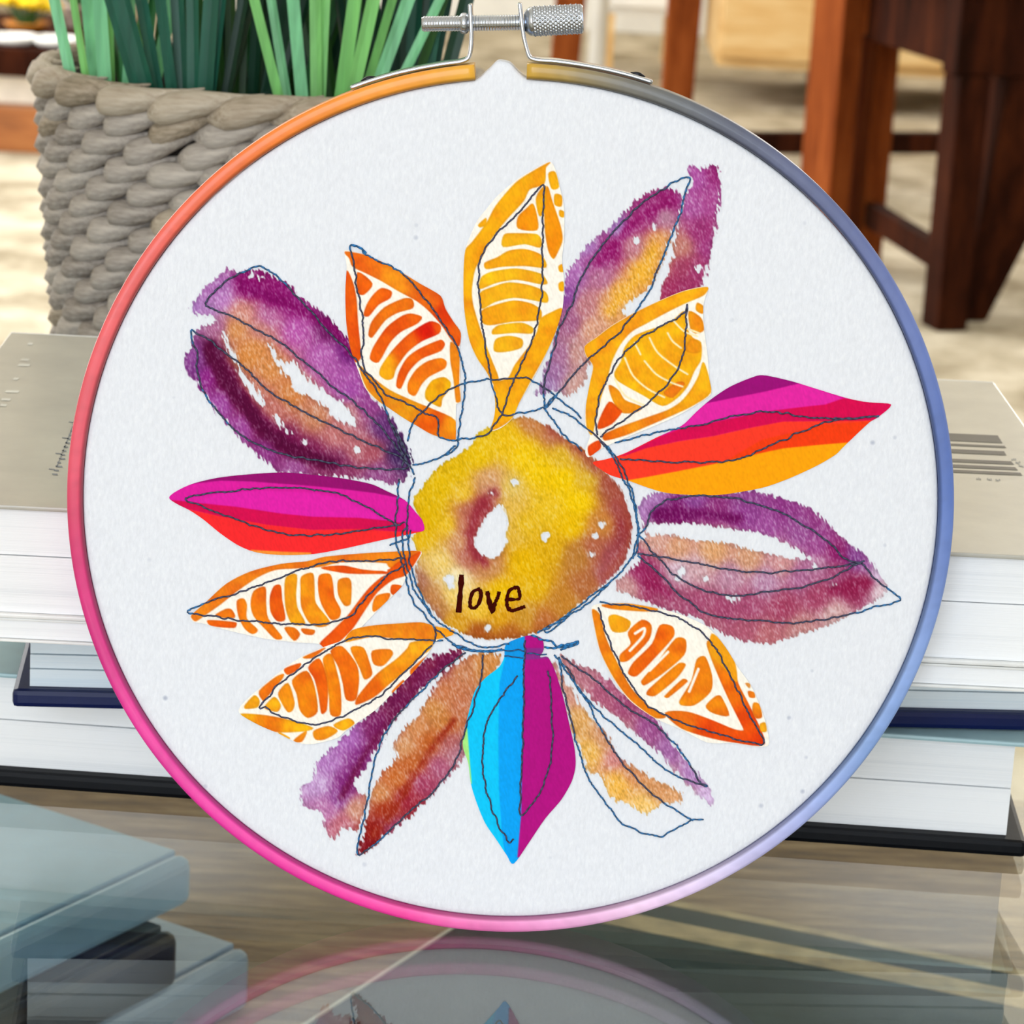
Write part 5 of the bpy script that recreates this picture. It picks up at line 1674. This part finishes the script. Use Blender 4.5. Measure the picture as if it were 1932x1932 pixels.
# red-brown dining chair further back
ch = empty('dining_chair', (0.30, 4.44, 0), 'red-brown wooden dining chair standing before the light wood sideboard', 'chair')
P0_ = Vector((0.212, 4.20, 0)); Q0 = Vector((0.062, 4.55, 0)); S0 = P0_ + Vector((.45, .16, 0)); R0 = Q0 + Vector((.45, .16, 0))
co = Vector(ch.location)
cen = (P0_ + Q0 + S0 + R0) / 4
for c_, nm in ((P0_, 'leg'), (Q0, 'leg'), (S0, 'leg'), (R0, 'leg')):
    mb = MB()
    top = c_ + (cen - c_) * -.03
    mb.beam(tuple(c_ - co + (c_ - cen) * .08), tuple(top - co + Vector((0, 0, .405))), .042, .042, .05, .05)
    mb.build(nm, REDWOOD, ch, bevel=.003)
for a_, b_ in ((P0_, S0), (Q0, R0), (P0_, Q0), (S0, R0)):
    mb = MB(); mb.beam(tuple(a_ - co + Vector((0, 0, .375))), tuple(b_ - co + Vector((0, 0, .375))), .022, .07); mb.build('apron', REDWOOD, ch)
mb = MB(); mb.beam(tuple(P0_ - co + Vector((.01, 0, .085))), tuple(S0 - co + Vector((0, 0, .085))), .022, .030); mb.build('stretcher', DARKWOOD, ch)
mb = MB()
pts = [(c_ - co + (c_ - cen) * .12) for c_ in (P0_, S0, R0, Q0)]
mb.add([(p.x, p.y, .411) for p in pts] + [(p.x, p.y, .445) for p in pts], [(3, 2, 1, 0), (4, 5, 6, 7), (0, 1, 5, 4), (1, 2, 6, 5), (2, 3, 7, 6), (3, 0, 4, 7)])
mb.build('seat', REDWOOD, ch, bevel=.006)
for k in range(5):
    q = Q0.lerp(R0, .08 + .21 * k) - co
    mb = MB(); mb.beam((q.x, q.y, .446), (q.x + .01, q.y + .06, .86), .03, .02); mb.build('back_slat', REDWOOD, ch)
mb = MB(); q0, q1 = Q0 - co, R0 - co
mb.beam((q0.x + .01, q0.y + .06, .885), (q1.x + .01, q1.y + .06, .885), .025, .05); mb.build('back_rail', REDWOOD, ch, bevel=.004)

# light wood sideboard and white cabinet against the far side
sb = empty('sideboard', (0.72, 5.45, 0), 'light honey-coloured wooden sideboard behind the red-brown chair', 'sideboard')
mb = MB(); mb.box(-.40, .62, -.22, .22, .072, .42); mb.build('body', LIGHTWOOD, sb, bevel=.004)
for k, x in enumerate((-.395, .115)):
    mb = MB(); mb.box(x, x + .50, -.238, -.2205, .09, .40); mb.build('door', LIGHTWOOD, sb, bevel=.004)
    mb = MB(); mb.box(x + .22, x + .28, -.252, -.2385, .33, .345); mb.build('handle', DARKMETAL, sb)
for x in (-.16, .55):
    for y in (-.17, .17):
        mb = MB(); mb.box(x - .04, x + .04, y - .03, y + .03, 0, .0715); mb.build('leg', plain('grey_wood', '#6b6258', .6), sb)
wc = empty('white_cabinet', (0.19, 5.70, 0), 'small white cabinet on thin legs beside the honey-coloured sideboard', 'cabinet')
mb = MB(); mb.box(-.075, .085, -.18, .18, .125, .42); mb.build('body', WHITE, wc, bevel=.004)
mb = MB(); mb.box(-.068, .078, -.196, -.1805, .14, .40); mb.build('door', WHITE, wc, bevel=.003)
for (x, y) in ((-.06, -.165), (.07, -.165), (-.06, .165), (.07, .165)):
    mb = MB(); mb.box(x - .012, x + .012, y - .012, y + .012, 0, .1245); mb.build('leg', LIGHTWOOD, wc)
wp = empty('white_post', (0.105, 5.15, 0), 'thin white floor-lamp stand beside the white cabinet', 'lamp')
mb = MB(); mb.lathe([(.016, .016), (.016, 1.30)], 16); mb.build('pole', WHITE, wp, smooth=True)
mb = MB(); mb.lathe([(.08, 0), (.08, .008), (.03, .0158)], 24); mb.build('foot', WHITE, wp)
mb = MB(); mb.lathe([(.13, 1.3005), (.09, 1.52), (.088, 1.52), (.128, 1.3005)], 24); mb.build('shade', cloth_flat('lamp_shade_cloth', '#efe8da'), wp)

# low wooden media bench with flowers, far left
bn = empty('media_bench', (-1.15, 4.52, 0), 'low brown wooden bench with a white band along its front, carrying flowers and dishes', 'bench')
BNW = wood_mat('bench_wood', '#6b3a18', '#9a5c2c', '#b87a42', (4, 30, 30), .4)
mb = MB(); mb.box(-.19, .52, -.22, .22, 0, .068); mb.build('plinth', BNW, bn, bevel=.003)
mb = MB(); mb.box(-.18, .50, -.19, .20, .0682, .113); mb.build('reflection_band', plain('bench_white', '#f0e6d6', .35), bn, bevel=.003)  # white band painted in for a reflection on the shelf
mb = MB(); mb.box(-.20, .53, -.23, .22, .1132, .155); mb.build('top_board', DARKWOOD, bn, bevel=.003)
ty = .1553


def pot_flowers(name, label, x, y, hp_, rp_, potc, fc, n, sr):
    r0 = empty(name, (x, y, ty), label, 'flowers', 'flowers on the bench')
    mb = MB(); mb.lathe([(rp_ * .7, 0), (rp_, hp_), (rp_ * 1.05, hp_), (rp_ * .95, hp_ - .004), (rp_ * .4, hp_ - .006)], 20); mb.build('pot', plain(name + '_pot', potc, .3), r0, smooth=True)
    fm = plain(name + '_petals', fc, .6, var=.15, scale=60)
    gm = LEAVES['olive']
    for k in range(n):
        a = 2.4 * k; q = sr * math.sqrt((k + .5) / n)
        p = Vector((q * math.cos(a), q * math.sin(a), hp_ + .026 - q * .25 + random.uniform(0, .016)))
        mb = MB(); mb.beam((p.x * .3, p.y * .3, hp_ - .004), tuple(p), .003, .003); mb.build('stem', gm, r0)
        mb = MB()
        for j in range(6):
            t_ = j * math.pi / 3
            c0 = p + Vector((math.cos(t_), math.sin(t_), .25)) * .013
            mb.lathe([(.0005, -.007), (.009, -.002), (.010, .003), (.0005, .007)], 7, base=c0)
        mb.build('blossom', fm, r0, smooth=True)


wx = lambda px, py, Y: float(at_y(float(px), float(py), Y)[0])
pot_flowers('yellow_flowers', 'yellow flowers in an orange pot on the low bench', wx(50, 40, 4.46), 4.46, .020, .034, '#d88a30', '#ffc400', 14, .036)
pot_flowers('pink_flowers', 'pink flowers in a pale pot on the low bench', wx(143, 40, 4.6), 4.60, .034, .020, '#d9c4b4', '#f06aa8', 10, .024)
for (px, yy, cl, lb) in ((28, 4.345, '#f6f4ee', 'round white dish beside the yellow flowers'), (105, 4.345, '#f6f4ee', 'round white dish in front of the pink flowers')):
    d_ = empty('white_dish', (wx(px, 70, yy), yy, ty), lb, 'dish', 'dishes on the bench')
    mb = MB(); mb.lathe([(.024, 0), (.032, .004), (.038, .013), (.036, .013), (.028, .006), (.001, .004)], 24); mb.build('bowl', plain('white_porcelain', cl, .2), d_, smooth=True)
